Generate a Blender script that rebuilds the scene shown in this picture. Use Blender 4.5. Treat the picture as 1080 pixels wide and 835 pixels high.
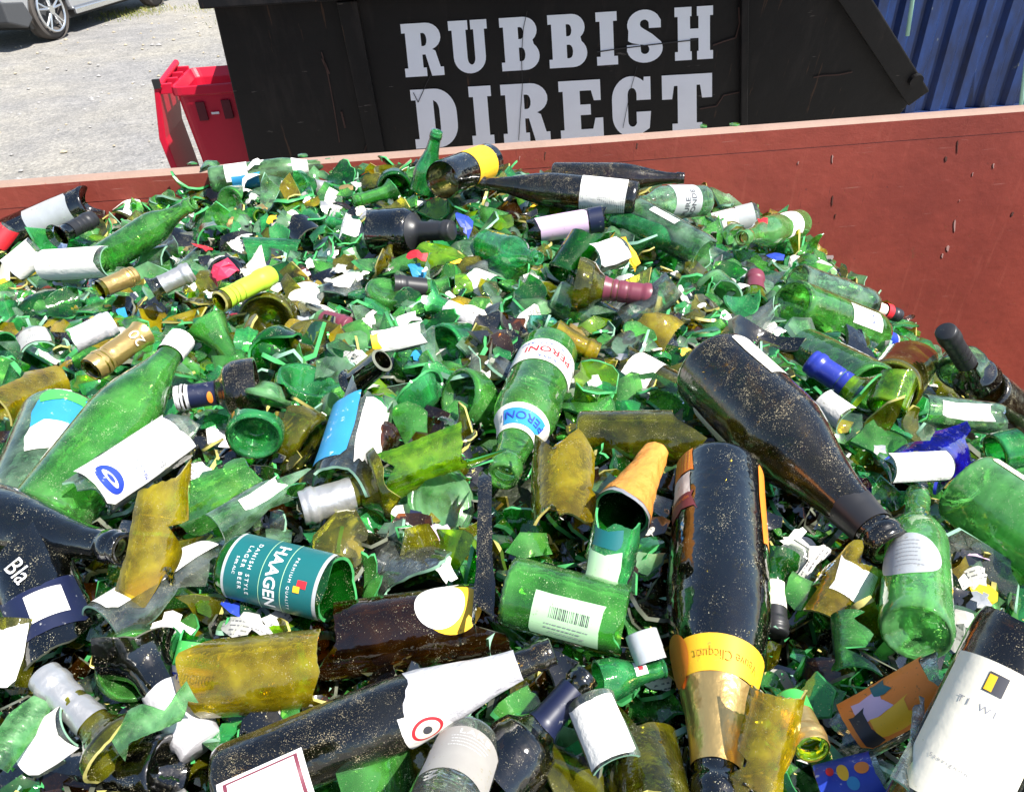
import bpy, math, random
import numpy as np
from mathutils import Vector, Matrix, noise as mnoise

SC = bpy.context.scene
for o in list(bpy.data.objects):
    bpy.data.objects.remove(o)
COL = SC.collection
R = math.radians
rng = random.Random(11)

# ------------------------------------------------------------------ camera
F, PITCH, ROLL, YAW = 786.0, R(36), R(3), R(3.9)
CAM = Vector((0, 0, 0))          # the camera is the origin; the ground lies at z = GZ
fw = Vector((math.sin(YAW)*math.cos(PITCH), math.cos(YAW)*math.cos(PITCH), -math.sin(PITCH)))
rt0 = Vector((math.cos(YAW), -math.sin(YAW), 0)); up0 = rt0.cross(fw)
rt = rt0*math.cos(ROLL) - up0*math.sin(ROLL)
up = up0*math.cos(ROLL) + rt0*math.sin(ROLL)
cd = bpy.data.cameras.new('camera'); cam = bpy.data.objects.new('camera', cd); COL.objects.link(cam)
cd.sensor_width = 36; cd.lens = F/1080*36; cd.clip_start = 0.02; cd.clip_end = 3000
cam.matrix_world = Matrix(((rt.x, up.x, -fw.x, 0), (rt.y, up.y, -fw.y, 0), (rt.z, up.z, -fw.z, 0), (0, 0, 0, 1)))
SC.camera = cam

# ------------------------------------------------------------------ light
SUN_DIR = Vector((0.50, -0.34, 0.90)).normalized()      # towards the sun: right of and a little behind the viewer, high
el = math.asin(SUN_DIR.z); az = math.atan2(SUN_DIR.x, SUN_DIR.y)
W = bpy.data.worlds.new('World'); SC.world = W; W.use_nodes = True
nt = W.node_tree; nt.nodes.clear()
sky = nt.nodes.new('ShaderNodeTexSky'); sky.sky_type = 'NISHITA'; sky.sun_disc = False
sky.sun_elevation = el; sky.sun_rotation = az; sky.air_density = 1.0; sky.dust_density = 0.8; sky.ozone_density = 1.0
bg = nt.nodes.new('ShaderNodeBackground'); bg.inputs['Strength'].default_value = 0.10
wo = nt.nodes.new('ShaderNodeOutputWorld')
nt.links.new(sky.outputs[0], bg.inputs[0]); nt.links.new(bg.outputs[0], wo.inputs[0])
sl = bpy.data.lights.new('sun', 'SUN'); sl.energy = 5.0; sl.angle = R(0.5); sl.color = (1, 0.96, 0.89)
so = bpy.data.objects.new('sun', sl); COL.objects.link(so)
so.rotation_euler = (-SUN_DIR).to_track_quat('-Z', 'Y').to_euler(); so.location = SUN_DIR*20
vs = SC.view_settings; vs.view_transform = 'Standard'; vs.look = 'None'; vs.gamma = 1; vs.use_curve_mapping = False
vs.exposure = 1.05
cy = SC.cycles
cy.max_bounces = 12; cy.diffuse_bounces = 3; cy.glossy_bounces = 3; cy.transmission_bounces = 6
cy.transparent_max_bounces = 14; cy.sample_clamp_indirect = 4; cy.sample_clamp_direct = 30
cy.caustics_reflective = False; cy.caustics_refractive = False; cy.blur_glossy = 0.5
cy.use_denoising = True

GZ = -1.85        # ground
YW = 1.62         # inner face of the far wall of the red skip
RIM = -0.514      # its rim

def ray(x, y):
    return (fw*F + rt*(x-540) - up*(y-417.5)).normalized()
def px(p):
    d = p.dot(fw)
    return (540+F*p.dot(rt)/d, 417.5-F*p.dot(up)/d)

def lerp_tab(t, v):
    if v <= t[0][0]: return t[0][1]
    for (a, b), (c, d) in zip(t, t[1:]):
        if v <= c: return b+(d-b)*(v-a)/(c-a)
    return t[-1][1]
def H(x, y):
    h = lerp_tab([(0, -.43), (.3, -.43), (.6, -.455), (1.0, -.505), (1.3, -.53), (1.62, -.545)], y)
    h -= .2*max(0, (x-.1)/.7)**1.5 if x < .8 else .2+(x-.8)*1.15
    if x < -.3: h -= .07*min(1.5, (-x-.3)/.6)
    if y > 1.2: h += .03*math.exp(-((x+.1)/.3)**2)*(y-1.2)/.4
    h += .012*mnoise.noise(Vector((x*5, y*5, 3.1)))+.008*mnoise.noise(Vector((x*13, y*13, 8.3)))
    return max(h, GZ+.15)
def hit(x, y, dz=0.0):
    """the point where the line of sight meets the heap's surface"""
    d = ray(x, y); t = .25; prev = None
    while t < 3.2:
        p = d*t; g = p.z-(H(p.x, min(p.y, YW))+dz)
        if g < 0 or p.y > YW-.01:
            if p.y > YW-.01: p = d*((YW-.02)/d.y)
            return p
        t += max(.002, g*.5)
    return p

# ------------------------------------------------------------------ materials
def newmat(name):
    m = bpy.data.materials.new(name); m.use_nodes = True; m.node_tree.nodes.clear()
    return m, m.node_tree, m.node_tree.nodes.new('ShaderNodeOutputMaterial')
def N(nt, t, **kw):
    n = nt.nodes.new(t)
    for k, v in kw.items():
        if k.startswith('_'): setattr(n, k[1:], v)
        else: n.inputs[k.replace('__', ' ')].default_value = v
    return n
def c4(c): return (c[0], c[1], c[2], 1)
def ramp(nt, a, b, ca=(0, 0, 0), cb=(1, 1, 1)):
    r = nt.nodes.new('ShaderNodeValToRGB'); e = r.color_ramp.elements
    e[0].position = a; e[0].color = c4(ca); e[1].position = b; e[1].color = c4(cb)
    return r
def mixc(nt, fac, a, b, mode='MIX'):
    m = nt.nodes.new('ShaderNodeMix'); m.data_type = 'RGBA'; m.blend_type = mode
    for idx, v in ((0, fac), (6, a), (7, b)):
        if isinstance(v, (int, float)): m.inputs[idx].default_value = v
        elif isinstance(v, tuple): m.inputs[idx].default_value = c4(v)
        else: nt.links.new(v, m.inputs[idx])
    return m.outputs[2]

REFR = .45
def glass(name, tint, body, k=.25, dust=.58, rough=.035, dustcol=(.55, .5, .33), ior=1.5, gloss=1.4, kmin=.2):
    """wall of a bottle: light goes through it tinted, deeper tinted where it is seen along the wall; some scatters on scuffs; dust on top"""
    m, nt, out = newmat(name); L = nt.links.new
    tc = nt.nodes.new('ShaderNodeTexCoord')
    lw = N(nt, 'ShaderNodeLayerWeight', Blend=.45)
    deep = tuple(v**2.4 for v in tint)
    tr = nt.nodes.new('ShaderNodeBsdfTransparent')
    n1 = N(nt, 'ShaderNodeTexNoise', Scale=38., Detail=3.); L(tc.outputs['Object'], n1.inputs['Vector'])
    tcol = mixc(nt, lw.outputs['Facing'], tint, deep); L(tcol, tr.inputs[0])
    rf = N(nt, 'ShaderNodeBsdfRefraction', Roughness=.02, IOR=1.22); L(tcol, rf.inputs[0])
    thru = N(nt, 'ShaderNodeMixShader', Fac=REFR); L(tr.outputs[0], thru.inputs[1]); L(rf.outputs[0], thru.inputs[2])
    bcol = mixc(nt, n1.outputs[0], tuple(v*.75 for v in body), tuple(min(1, v*1.45) for v in body))
    tl = nt.nodes.new('ShaderNodeBsdfTranslucent'); L(bcol, tl.inputs[0])
    df = nt.nodes.new('ShaderNodeBsdfDiffuse'); L(bcol, df.inputs[0])
    sc = N(nt, 'ShaderNodeMixShader', Fac=.35); L(tl.outputs[0], sc.inputs[1]); L(df.outputs[0], sc.inputs[2])
    kf = nt.nodes.new('ShaderNodeMapRange'); kf.inputs[1].default_value = .35; kf.inputs[2].default_value = .68
    kf.inputs[3].default_value = k*kmin; kf.inputs[4].default_value = min(1, k*1.4); L(n1.outputs[0], kf.inputs[0])
    a = nt.nodes.new('ShaderNodeMixShader'); L(kf.outputs[0], a.inputs[0]); L(thru.outputs[0], a.inputs[1]); L(sc.outputs[0], a.inputs[2])
    gl = N(nt, 'ShaderNodeBsdfGlossy', Roughness=rough); gl.inputs[0].default_value = (1, 1, 1, 1)
    bp = N(nt, 'ShaderNodeBump', Strength=.35, Distance=.0016)
    n3 = N(nt, 'ShaderNodeTexNoise', Scale=75., Detail=2.); L(tc.outputs['Object'], n3.inputs['Vector'])
    L(n3.outputs[0], bp.inputs['Height']); L(bp.outputs[0], gl.inputs['Normal'])
    fr = N(nt, 'ShaderNodeFresnel', IOR=ior); L(bp.outputs[0], fr.inputs['Normal'])
    fm = N(nt, 'ShaderNodeMath', _operation='MULTIPLY'); fm.inputs[1].default_value = gloss; fm.use_clamp = True
    L(fr.outputs[0], fm.inputs[0])
    b = nt.nodes.new('ShaderNodeMixShader'); L(fm.outputs[0], b.inputs[0]); L(a.outputs[0], b.inputs[1]); L(gl.outputs[0], b.inputs[2])
    # dust: crumbs of glass and dirt
    n2 = N(nt, 'ShaderNodeTexNoise', Scale=850., Detail=3., Roughness=.7); L(tc.outputs['Object'], n2.inputs['Vector'])
    n4 = N(nt, 'ShaderNodeTexNoise', Scale=26., Detail=4., Roughness=.6, Distortion=1.2); L(tc.outputs['Object'], n4.inputs['Vector'])
    ad = N(nt, 'ShaderNodeMath', _operation='MULTIPLY_ADD'); ad.inputs[1].default_value = .42
    L(n4.outputs[0], ad.inputs[0]); L(n2.outputs[0], ad.inputs[2])
    rp = ramp(nt, dust+.235, dust+.275); L(ad.outputs[0], rp.inputs[0])
    dd = nt.nodes.new('ShaderNodeBsdfDiffuse'); n5 = N(nt, 'ShaderNodeTexNoise', Scale=120.)
    L(tc.outputs['Object'], n5.inputs['Vector'])
    L(mixc(nt, n5.outputs[0], tuple(v*.7 for v in dustcol), tuple(min(1, v*1.35) for v in dustcol)), dd.inputs[0])
    c = nt.nodes.new('ShaderNodeMixShader'); L(rp.outputs[0], c.inputs[0]); L(b.outputs[0], c.inputs[1]); L(dd.outputs[0], c.inputs[2])
    L(c.outputs[0], out.inputs[0])
    return m

def solid(name, col, rough=.5, metal=0., var=.12, scale=30., bump=0., bscale=80., spec=.5, dirt=None, dth=.62, coat=0):
    m, nt, out = newmat(name); L = nt.links.new
    p = N(nt, 'ShaderNodeBsdfPrincipled', Roughness=rough, Metallic=metal)
    p.inputs['Specular IOR Level'].default_value = spec
    if coat: p.inputs['Coat Weight'].default_value = coat
    tc = nt.nodes.new('ShaderNodeTexCoord')
    n = N(nt, 'ShaderNodeTexNoise', Scale=scale, Detail=5., Roughness=.6); L(tc.outputs['Object'], n.inputs['Vector'])
    c = mixc(nt, n.outputs[0], tuple(v*(1-var) for v in col), tuple(min(1, v*(1+var)) for v in col))
    if dirt:
        n2 = N(nt, 'ShaderNodeTexNoise', Scale=scale*4, Detail=6., Roughness=.7); L(tc.outputs['Object'], n2.inputs['Vector'])
        rp = ramp(nt, dth, dth+.06); L(n2.outputs[0], rp.inputs[0])
        c = mixc(nt, rp.outputs[0], c, dirt)
    L(c, p.inputs['Base Color'])
    if bump:
        n3 = N(nt, 'ShaderNodeTexNoise', Scale=bscale, Detail=4.); L(tc.outputs['Object'], n3.inputs['Vector'])
        b = N(nt, 'ShaderNodeBump', Strength=.6, Distance=bump); L(n3.outputs[0], b.inputs['Height']); L(b.outputs[0], p.inputs['Normal'])
    L(p.outputs[0], out.inputs[0])
    return m

G = {
 'bright': glass('bright_green_glass', (.62, 1, .42), (.22, .96, .16), k=.33, dust=.64, dustcol=(.6, .66, .42), kmin=.4),
 'glow': glass('lit_green_glass', (.68, 1, .50), (.26, .96, .24), k=.46, dust=.64, dustcol=(.6, .66, .42), gloss=1.3, kmin=.7),  # brighter copy of bright; light inside the bottle put into its body colour
 'emerald': glass('emerald_glass', (.46, .98, .52), (.10, .86, .22), k=.32, dust=.645, dustcol=(.6, .66, .42), kmin=.4),
 'pale': glass('pale_green_glass', (.74, .97, .64), (.46, .90, .50), k=.34, dust=.65),
 'deep': glass('deep_green_glass', (.15, .66, .12), (.015, .26, .02), k=.3, dust=.64),
 'olive': glass('olive_glass', (.74, .74, .14), (.40, .38, .02), k=.26, dust=.65),
 'yellow': glass('yellow_glass', (.99, .84, .10), (.92, .62, .02), k=.36, dust=.65, kmin=.4),
 'brown': glass('brown_glass', (.55, .28, .04), (.14, .055, .006), k=.22, dust=.65),
 'dark': glass('dark_glass', (.22, .19, .05), (.014, .016, .012), k=.3, dust=.635, rough=.08, ior=1.7),
 'dusty': glass('dusty_dark_glass', (.36, .26, .05), (.028, .028, .020), k=.40, dust=.60, rough=.16, dustcol=(.38, .32, .20), ior=1.6),
 'clear': glass('clear_glass', (.93, .96, .92), (.52, .58, .50), k=.22, dust=.64),
 'frost': glass('frosted_green_glass', (.55, .93, .52), (.32, .74, .30), k=.5, dust=.66, rough=.2),
 'blue': glass('cobalt_glass', (.03, .05, .95), (.01, .02, .80), k=.6, dust=.655, dustcol=(.6, .6, .75)),
 'lime': glass('lime_glass', (.68, .99, .10), (.40, .90, .02), k=.40, dust=.68),
 'aqua': glass('aqua_glass', (.45, .88, .84), (.12, .55, .50), k=.4, dust=.65),
}
GNAME = {'bright': 'bright green', 'glow': 'vivid green', 'emerald': 'emerald green', 'pale': 'pale green', 'deep': 'deep green', 'olive': 'olive', 'yellow': 'yellow',
         'brown': 'brown', 'dark': 'blackish', 'dusty': 'dusty black', 'clear': 'clear', 'frost': 'frosted green', 'blue': 'cobalt blue', 'lime': 'lime green', 'aqua': 'aqua'}
EG = {'green': solid('broken_edge_green', (.06, .32, .10), .18, var=.4, scale=90),
      'dark': solid('broken_edge_dark', (.14, .15, .11), .2, var=.6, scale=90),
      'pale': solid('broken_edge_pale', (.22, .40, .28), .2, var=.3, scale=90),
      'yellow': solid('broken_edge_yellow', (.45, .40, .12), .25, var=.4, scale=90),
      'blue': solid('broken_edge_blue', (.05, .07, .55), .25, var=.4, scale=90)}
EDGE = {'bright': 'green', 'glow': 'green', 'emerald': 'green', 'pale': 'pale', 'deep': 'green', 'olive': 'yellow', 'yellow': 'yellow', 'brown': 'dark',
        'dark': 'dark', 'dusty': 'dark', 'clear': 'pale', 'frost': 'pale', 'blue': 'blue', 'lime': 'green', 'aqua': 'pale'}
DIRT = (.28, .24, .13)
def printed(name, col, axis, ink=(.12, .12, .13)):
    m, nt, out = newmat(name); L = nt.links.new; p = N(nt, 'ShaderNodeBsdfPrincipled', Roughness=.65); tc = nt.nodes.new('ShaderNodeTexCoord')
    sx = nt.nodes.new('ShaderNodeSeparateXYZ'); L(tc.outputs['Object'], sx.inputs[0])
    ml = N(nt, 'ShaderNodeMath', _operation='MULTIPLY'); ml.inputs[1].default_value = 2*math.pi/.0034; L(sx.outputs[axis], ml.inputs[0])
    sn = N(nt, 'ShaderNodeMath', _operation='SINE'); L(ml.outputs[0], sn.inputs[0]); r1 = ramp(nt, .45, .6); L(sn.outputs[0], r1.inputs[0])
    n = N(nt, 'ShaderNodeTexNoise', Scale=520., Detail=1.); mp = N(nt, 'ShaderNodeMapping'); mp.inputs['Scale'].default_value = (.35, .35, .35) if axis == 2 else (1, .1, 1)
    if axis == 2: mp.inputs['Scale'].default_value = (1, 1, .1)
    L(tc.outputs['Object'], mp.inputs[0]); L(mp.outputs[0], n.inputs['Vector']); r2 = ramp(nt, .47, .52); L(n.outputs[0], r2.inputs[0])
    n2 = N(nt, 'ShaderNodeTexNoise', Scale=42., Detail=1.); L(tc.outputs['Object'], n2.inputs['Vector']); r3 = ramp(nt, .47, .49); L(n2.outputs[0], r3.inputs[0])
    a = mixc(nt, 1., r1.outputs[0], r2.outputs[0], 'MULTIPLY'); a = mixc(nt, 1., a, r3.outputs[0], 'MULTIPLY')
    d = N(nt, 'ShaderNodeTexNoise', Scale=60., Detail=6., Roughness=.7); L(tc.outputs['Object'], d.inputs['Vector']); r4 = ramp(nt, .55, .72, (0, 0, 0), (.6, .6, .6)); L(d.outputs[0], r4.inputs[0])
    c = mixc(nt, a, col, ink); c = mixc(nt, r4.outputs[0], c, (.34, .33, .18)); L(c, p.inputs['Base Color'])
    b = N(nt, 'ShaderNodeBump', Strength=.6, Distance=.003); n3 = N(nt, 'ShaderNodeTexNoise', Scale=45., Detail=4.); L(tc.outputs['Object'], n3.inputs['Vector'])
    L(n3.outputs[0], b.inputs['Height']); L(b.outputs[0], p.inputs['Normal']); L(p.outputs[0], out.inputs[0]); return m
P = {
 'wprint': printed('printed_white_label', (.74, .72, .66), 2), 'cprint': printed('printed_cream_label', (.66, .58, .42), 2, (.2, .08, .05)),
 'sprint': printed('printed_scrap', (.62, .60, .54), 1), 'gprint': printed('printed_grey_scrap', (.40, .40, .37), 1),
 'white': solid('white_paper', (.74, .72, .67), .7, var=.12, scale=14, bump=.003, bscale=45, dirt=(.42, .42, .25), dth=.63),
 'cream': solid('cream_paper', (.80, .74, .60), .7, var=.08, bump=.0006, dirt=(.45, .44, .22), dth=.68),
 'grey': solid('silver_paper', (.50, .52, .52), .45, metal=.3, var=.25, bump=.0005, dirt=DIRT),
 'greylab': solid('grey_paper', (.34, .32, .29), .6, var=.15, dirt=DIRT),
 'yellow': solid('yellow_paper', (.85, .48, .02), .5, var=.12, dirt=(.4, .25, .03)),
 'orange': solid('orange_paper', (.78, .22, .02), .5, var=.15, dirt=(.35, .12, .02)),
 'teal': solid('teal_paper', (.008, .115, .12), .4, var=.15, dirt=(.2, .3, .3), dth=.7),
 'skyblue': solid('sky_blue_paper', (.03, .25, .48), .4, var=.25, dirt=(.5, .6, .6)),
 'blue': solid('blue_paper', (.02, .05, .38), .4, var=.25, dirt=(.4, .4, .5)),
 'navy': solid('navy_paper', (.008, .012, .04), .4, var=.25, dirt=(.25, .25, .25)),
 'red': solid('red_paper', (.62, .02, .03), .5, var=.2, dirt=(.5, .3, .2)),
 'pink': solid('crimson_paper', (.55, .03, .08), .5, var=.3, dirt=(.7, .5, .5)),
 'lilac': solid('lilac_paper', (.58, .42, .58), .5, var=.15, dirt=(.3, .25, .3)),
 'green': solid('green_paper', (.06, .42, .08), .5, var=.2, dirt=(.5, .6, .3)),
 'palegreen': solid('pale_green_paper', (.42, .66, .38), .5, var=.2, dirt=(.2, .4, .15)),
 'black': solid('black_plastic', (.02, .02, .022), .4, var=.3, dirt=(.2, .2, .17), dth=.64),
 'gold': solid('gold_foil', (.85, .56, .20), .28, metal=.85, var=.15, bump=.001, bscale=160, dirt=(.5, .35, .1), dth=.7),
 'copper': solid('copper_foil', (.90, .34, .06), .28, metal=.35, var=.2, bump=.004, bscale=85, dirt=(.4, .16, .03), dth=.72),
 'silver': solid('silver_foil', (.55, .54, .52), .35, metal=.7, var=.2, bump=.001, bscale=140, dirt=(.3, .28, .2), dth=.66),
 'whitefoil': solid('white_foil', (.62, .60, .62), .38, metal=.25, var=.15, bump=.004, bscale=70, dirt=(.4, .38, .22), dth=.66),
 'burgundy': solid('burgundy_capsule', (.16, .035, .055), .4, var=.2, dirt=(.4, .25, .25), dth=.66),
 'limecap': solid('lime_capsule', (.42, .66, .04), .4, var=.12, dirt=(.3, .4, .05), dth=.7),
 'bluecap': solid('blue_capsule', (.02, .035, .28), .35, var=.25, dirt=(.4, .4, .4), dth=.64),
 'print': solid('dark_print', (.05, .05, .06), .6), 'printw': solid('white_print', (.8, .8, .8), .6),
 'printred': solid('red_print', (.5, .02, .03), .6), 'printblue': solid('blue_print', (.02, .05, .40), .6),
 'printgrey': solid('grey_print', (.28, .28, .3), .6), 'printgold': solid('ochre_print', (.55, .28, .02), .6),
}
def papermat(col):
    return P[col]

# ------------------------------------------------------------------ mesh helpers
def mesh_obj(name, V, Fs, mats, parent=None, mi=None, smooth=True, mw=None):
    me = bpy.data.meshes.new(name)
    me.from_pydata([tuple(v) for v in V], [], Fs)
    for m in mats: me.materials.append(m)
    if mi is not None: me.polygons.foreach_set('material_index', mi)
    if smooth: me.polygons.foreach_set('use_smooth', [True]*len(me.polygons))
    me.update()
    o = bpy.data.objects.new(name, me); COL.objects.link(o)
    if parent is not None: o.parent = parent
    elif mw is not None: o.matrix_world = mw
    return o
def empty(name, mw):
    o = bpy.data.objects.new(name, None); o.empty_display_size = .02; COL.objects.link(o); o.matrix_world = mw
    return o
def tag(o, label=None, cat=None, group=None, kind=None):
    if label: o['label'] = label
    if cat: o['category'] = cat
    if group: o['group'] = group
    if kind: o['kind'] = kind
    return o
class MB:
    def __init__(s): s.V = []; s.F = []; s.M = []
    def add(s, V, Fs, mi=0):
        b = len(s.V); s.V += [tuple(v) for v in V]; s.F += [tuple(b+i for i in f) for f in Fs]; s.M += [mi]*len(Fs)
    def box(s, a, b, mi=0, mat=None):
        (x0, y0, z0), (x1, y1, z1) = a, b
        V = [Vector(v) for v in ((x0,y0,z0),(x1,y0,z0),(x1,y1,z0),(x0,y1,z0),(x0,y0,z1),(x1,y0,z1),(x1,y1,z1),(x0,y1,z1))]
        if mat: V = [mat@v for v in V]
        s.add(V, [(0,3,2,1),(4,5,6,7),(0,1,5,4),(1,2,6,5),(2,3,7,6),(3,0,4,7)], mi)
    def prism(s, poly, d, mi=0):
        """closed polygon of 3-D points pushed along vector d"""
        n = len(poly); V = [Vector(p) for p in poly]+[Vector(p)+Vector(d) for p in poly]
        s.add(V, [tuple(range(n))[::-1], tuple(range(n, 2*n))]+[(i, (i+1) % n, n+(i+1) % n, n+i) for i in range(n)], mi)
    def cyl(s, p, q, r, r2=None, n=24, mi=0, caps=True):
        p = Vector(p); q = Vector(q); r2 = r if r2 is None else r2
        z = (q-p).normalized(); x = z.orthogonal().normalized(); y = z.cross(x)
        V = [p+(x*math.cos(2*math.pi*i/n)+y*math.sin(2*math.pi*i/n))*r for i in range(n)]
        V += [q+(x*math.cos(2*math.pi*i/n)+y*math.sin(2*math.pi*i/n))*r2 for i in range(n)]
        Fs = [(i, (i+1) % n, n+(i+1) % n, n+i) for i in range(n)]
        if caps: Fs += [tuple(range(n))[::-1], tuple(range(n, 2*n))]
        s.add(V, Fs, mi)
    def torus(s, c, ax, R1, r, n=36, k=12, mi=0):
        c = Vector(c); z = Vector(ax).normalized(); x = z.orthogonal().normalized(); y = z.cross(x); V = []
        for i in range(n):
            a = 2*math.pi*i/n; d = x*math.cos(a)+y*math.sin(a)
            for j in range(k):
                b = 2*math.pi*j/k; V.append(c+d*(R1+r*math.cos(b))+z*r*math.sin(b))
        s.add(V, [(i*k+j, ((i+1) % n)*k+j, ((i+1) % n)*k+(j+1) % k, i*k+(j+1) % k) for i in range(n) for j in range(k)], mi)
    def build(s, name, mats, parent=None, smooth=False, mw=None, bevel=0):
        if not isinstance(mats, (list, tuple)): mats = [mats]
        o = mesh_obj(name, s.V, s.F, mats, parent, s.M, smooth, mw)
        if bevel:
            b = o.modifiers.new('bevel', 'BEVEL'); b.width = bevel; b.segments = 2; b.limit_method = 'ANGLE'
        return o

# ------------------------------------------------------------------ text -> flat mesh (x, y), cap height 1
_tc = {}
def text_mesh(s, bold=0.0, spacing=1.0):
    key = (s, bold, spacing)
    if key in _tc: return _tc[key]
    cu = bpy.data.curves.new('lettering', 'FONT'); cu.body = s; cu.align_x = 'CENTER'; cu.size = 1.4; cu.offset = bold
    cu.space_character = spacing; cu.resolution_u = 3
    o = bpy.data.objects.new('lettering', cu); COL.objects.link(o)
    dg = bpy.context.evaluated_depsgraph_get()
    me = bpy.data.meshes.new_from_object(o.evaluated_get(dg))
    V = [(v.co.x, v.co.y) for v in me.vertices]; Fs = [tuple(p.vertices) for p in me.polygons]
    bpy.data.objects.remove(o); bpy.data.curves.remove(cu); bpy.data.meshes.remove(me)
    if V:
        ys = [v[1] for v in V]; h = (max(ys)-min(ys)) or 1; y0 = min(ys)
        V = [(x/h, (y-y0)/h-.5) for x, y in V]
    _tc[key] = (V, Fs)
    return _tc[key]

# ------------------------------------------------------------------ structure: ground, red skip, black skip, container
def ground_mat():
    m, nt, out = newmat('gravel_yard'); L = nt.links.new
    p = N(nt, 'ShaderNodeBsdfPrincipled', Roughness=.92); tc = nt.nodes.new('ShaderNodeTexCoord')
    def nz(s, d=5., r=.6):
        n = N(nt, 'ShaderNodeTexNoise', Scale=s, Detail=d, Roughness=r); L(tc.outputs['Object'], n.inputs['Vector']); return n
    big = nz(.45); mid = nz(3.5, 6, .7); fine = nz(38, 4, .7); v = N(nt, 'ShaderNodeTexVoronoi', Scale=32.); L(tc.outputs['Object'], v.inputs['Vector'])
    rp = ramp(nt, .38, .62, (.27, .268, .265), (.34, .325, .285)); L(big.outputs[0], rp.inputs[0])
    rp2 = ramp(nt, .3, .7, (.72, .72, .73), (1.15, 1.13, 1.1)); L(mid.outputs[0], rp2.inputs[0])
    c = mixc(nt, 1.0, rp.outputs[0], rp2.outputs[0], 'MULTIPLY')
    rp3 = ramp(nt, .25, .75, (.55, .55, .56), (1.35, 1.33, 1.3)); L(fine.outputs[0], rp3.inputs[0])
    c = mixc(nt, 1.0, c, rp3.outputs[0], 'MULTIPLY')
    hs = ramp(nt, .0, 1., (.75, .75, .75), (1.2, 1.18, 1.15)); L(v.outputs['Color'], hs.inputs[0])
    c = mixc(nt, .8, c, hs.outputs[0], 'MULTIPLY')
    L(c, p.inputs['Base Color'])
    b = N(nt, 'ShaderNodeBump', Strength=.9, Distance=.02); L(fine.outputs[0], b.inputs['Height']); L(b.outputs[0], p.inputs['Normal'])
    L(p.outputs[0], out.inputs[0]); return m
n = 60; V = []; Fs = []
for j in range(n+1):
    for i in range(n+1):
        x = (i/n-.5); y = (j/n-.5)
        x = math.copysign(abs(x*2)**2.5, x)*600; y = math.copysign(abs(y*2)**2.5, y)*600+8
        V.append((x, y, GZ+(.02*mnoise.noise(Vector((x*.4, y*.4, 0))) if abs(x) < 30 and abs(y) < 40 else 0)))
for j in range(n):
    for i in range(n): a = j*(n+1)+i; Fs.append((a, a+1, a+n+2, a+n+1))
tag(mesh_obj('ground', V, Fs, [ground_mat()]), kind='structure')

# loose stones on the yard
mb = MB(); st = rng
for i in range(1000):
    x = st.uniform(-9, 1.5); y = st.uniform(5, 19)
    s = st.uniform(.008, .03)*(1 if st.random() < .93 else 1.9); z = GZ+.012
    V = []
    for a, b_ in ((0, 1), (1, 0), (2, 0), (3, 0), (4, 0), (5, 0), (0, -1)):
        if b_ == 0: t = a*1.2566; V.append((x+s*math.cos(t)*st.uniform(.7, 1.2), y+s*math.sin(t)*st.uniform(.7, 1.2), z))
        else: V.append((x, y, z+b_*s*.6))
    mb.add(V, [(0, 1, 2), (0, 2, 3), (0, 3, 4), (0, 4, 5), (0, 5, 1), (6, 2, 1), (6, 3, 2), (6, 4, 3), (6, 5, 4), (6, 1, 5)], st.choice((0, 0, 1)))
tag(mb.build('gravel', [solid('stone_grey', (.3, .29, .28), .9, scale=3, var=.4), solid('stone_tan', (.36, .31, .22), .9, scale=3, var=.4)]), kind='stuff')

# sparse grass where the yard meets the verge
mb = MB()
def gblade(x, y, h):
    a = st.uniform(0, 6.28); w = .006; lx, ly = st.uniform(-.5, .5)*h, st.uniform(-.5, .5)*h
    mb.add([(x-w*math.cos(a), y-w*math.sin(a), GZ-.01), (x+w*math.cos(a), y+w*math.sin(a), GZ-.01), (x+lx*.4+w*.6, y+ly*.4, GZ+h*.6), (x+lx, y+ly, GZ+h)], [(0, 1, 2), (0, 2, 3)], st.choice((0, 0, 1)))
for cx, cy_, rx, ry, n_ in ((-3.0, 14.2, .9, .5, 1500), (-4.9, 14.0, .5, .6, 700), (-1.5, 15.2, 1.1, .6, 1200), (-2.6, 12.6, .5, .3, 250)):
    for i in range(n_): gblade(st.gauss(cx, rx*.6), st.gauss(cy_, ry*.5), st.uniform(.02, .07))
tag(mb.build('grass', [solid('grass_green', (.16, .20, .03), .8), solid('grass_dry', (.34, .30, .10), .8)]), kind='stuff')

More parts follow.
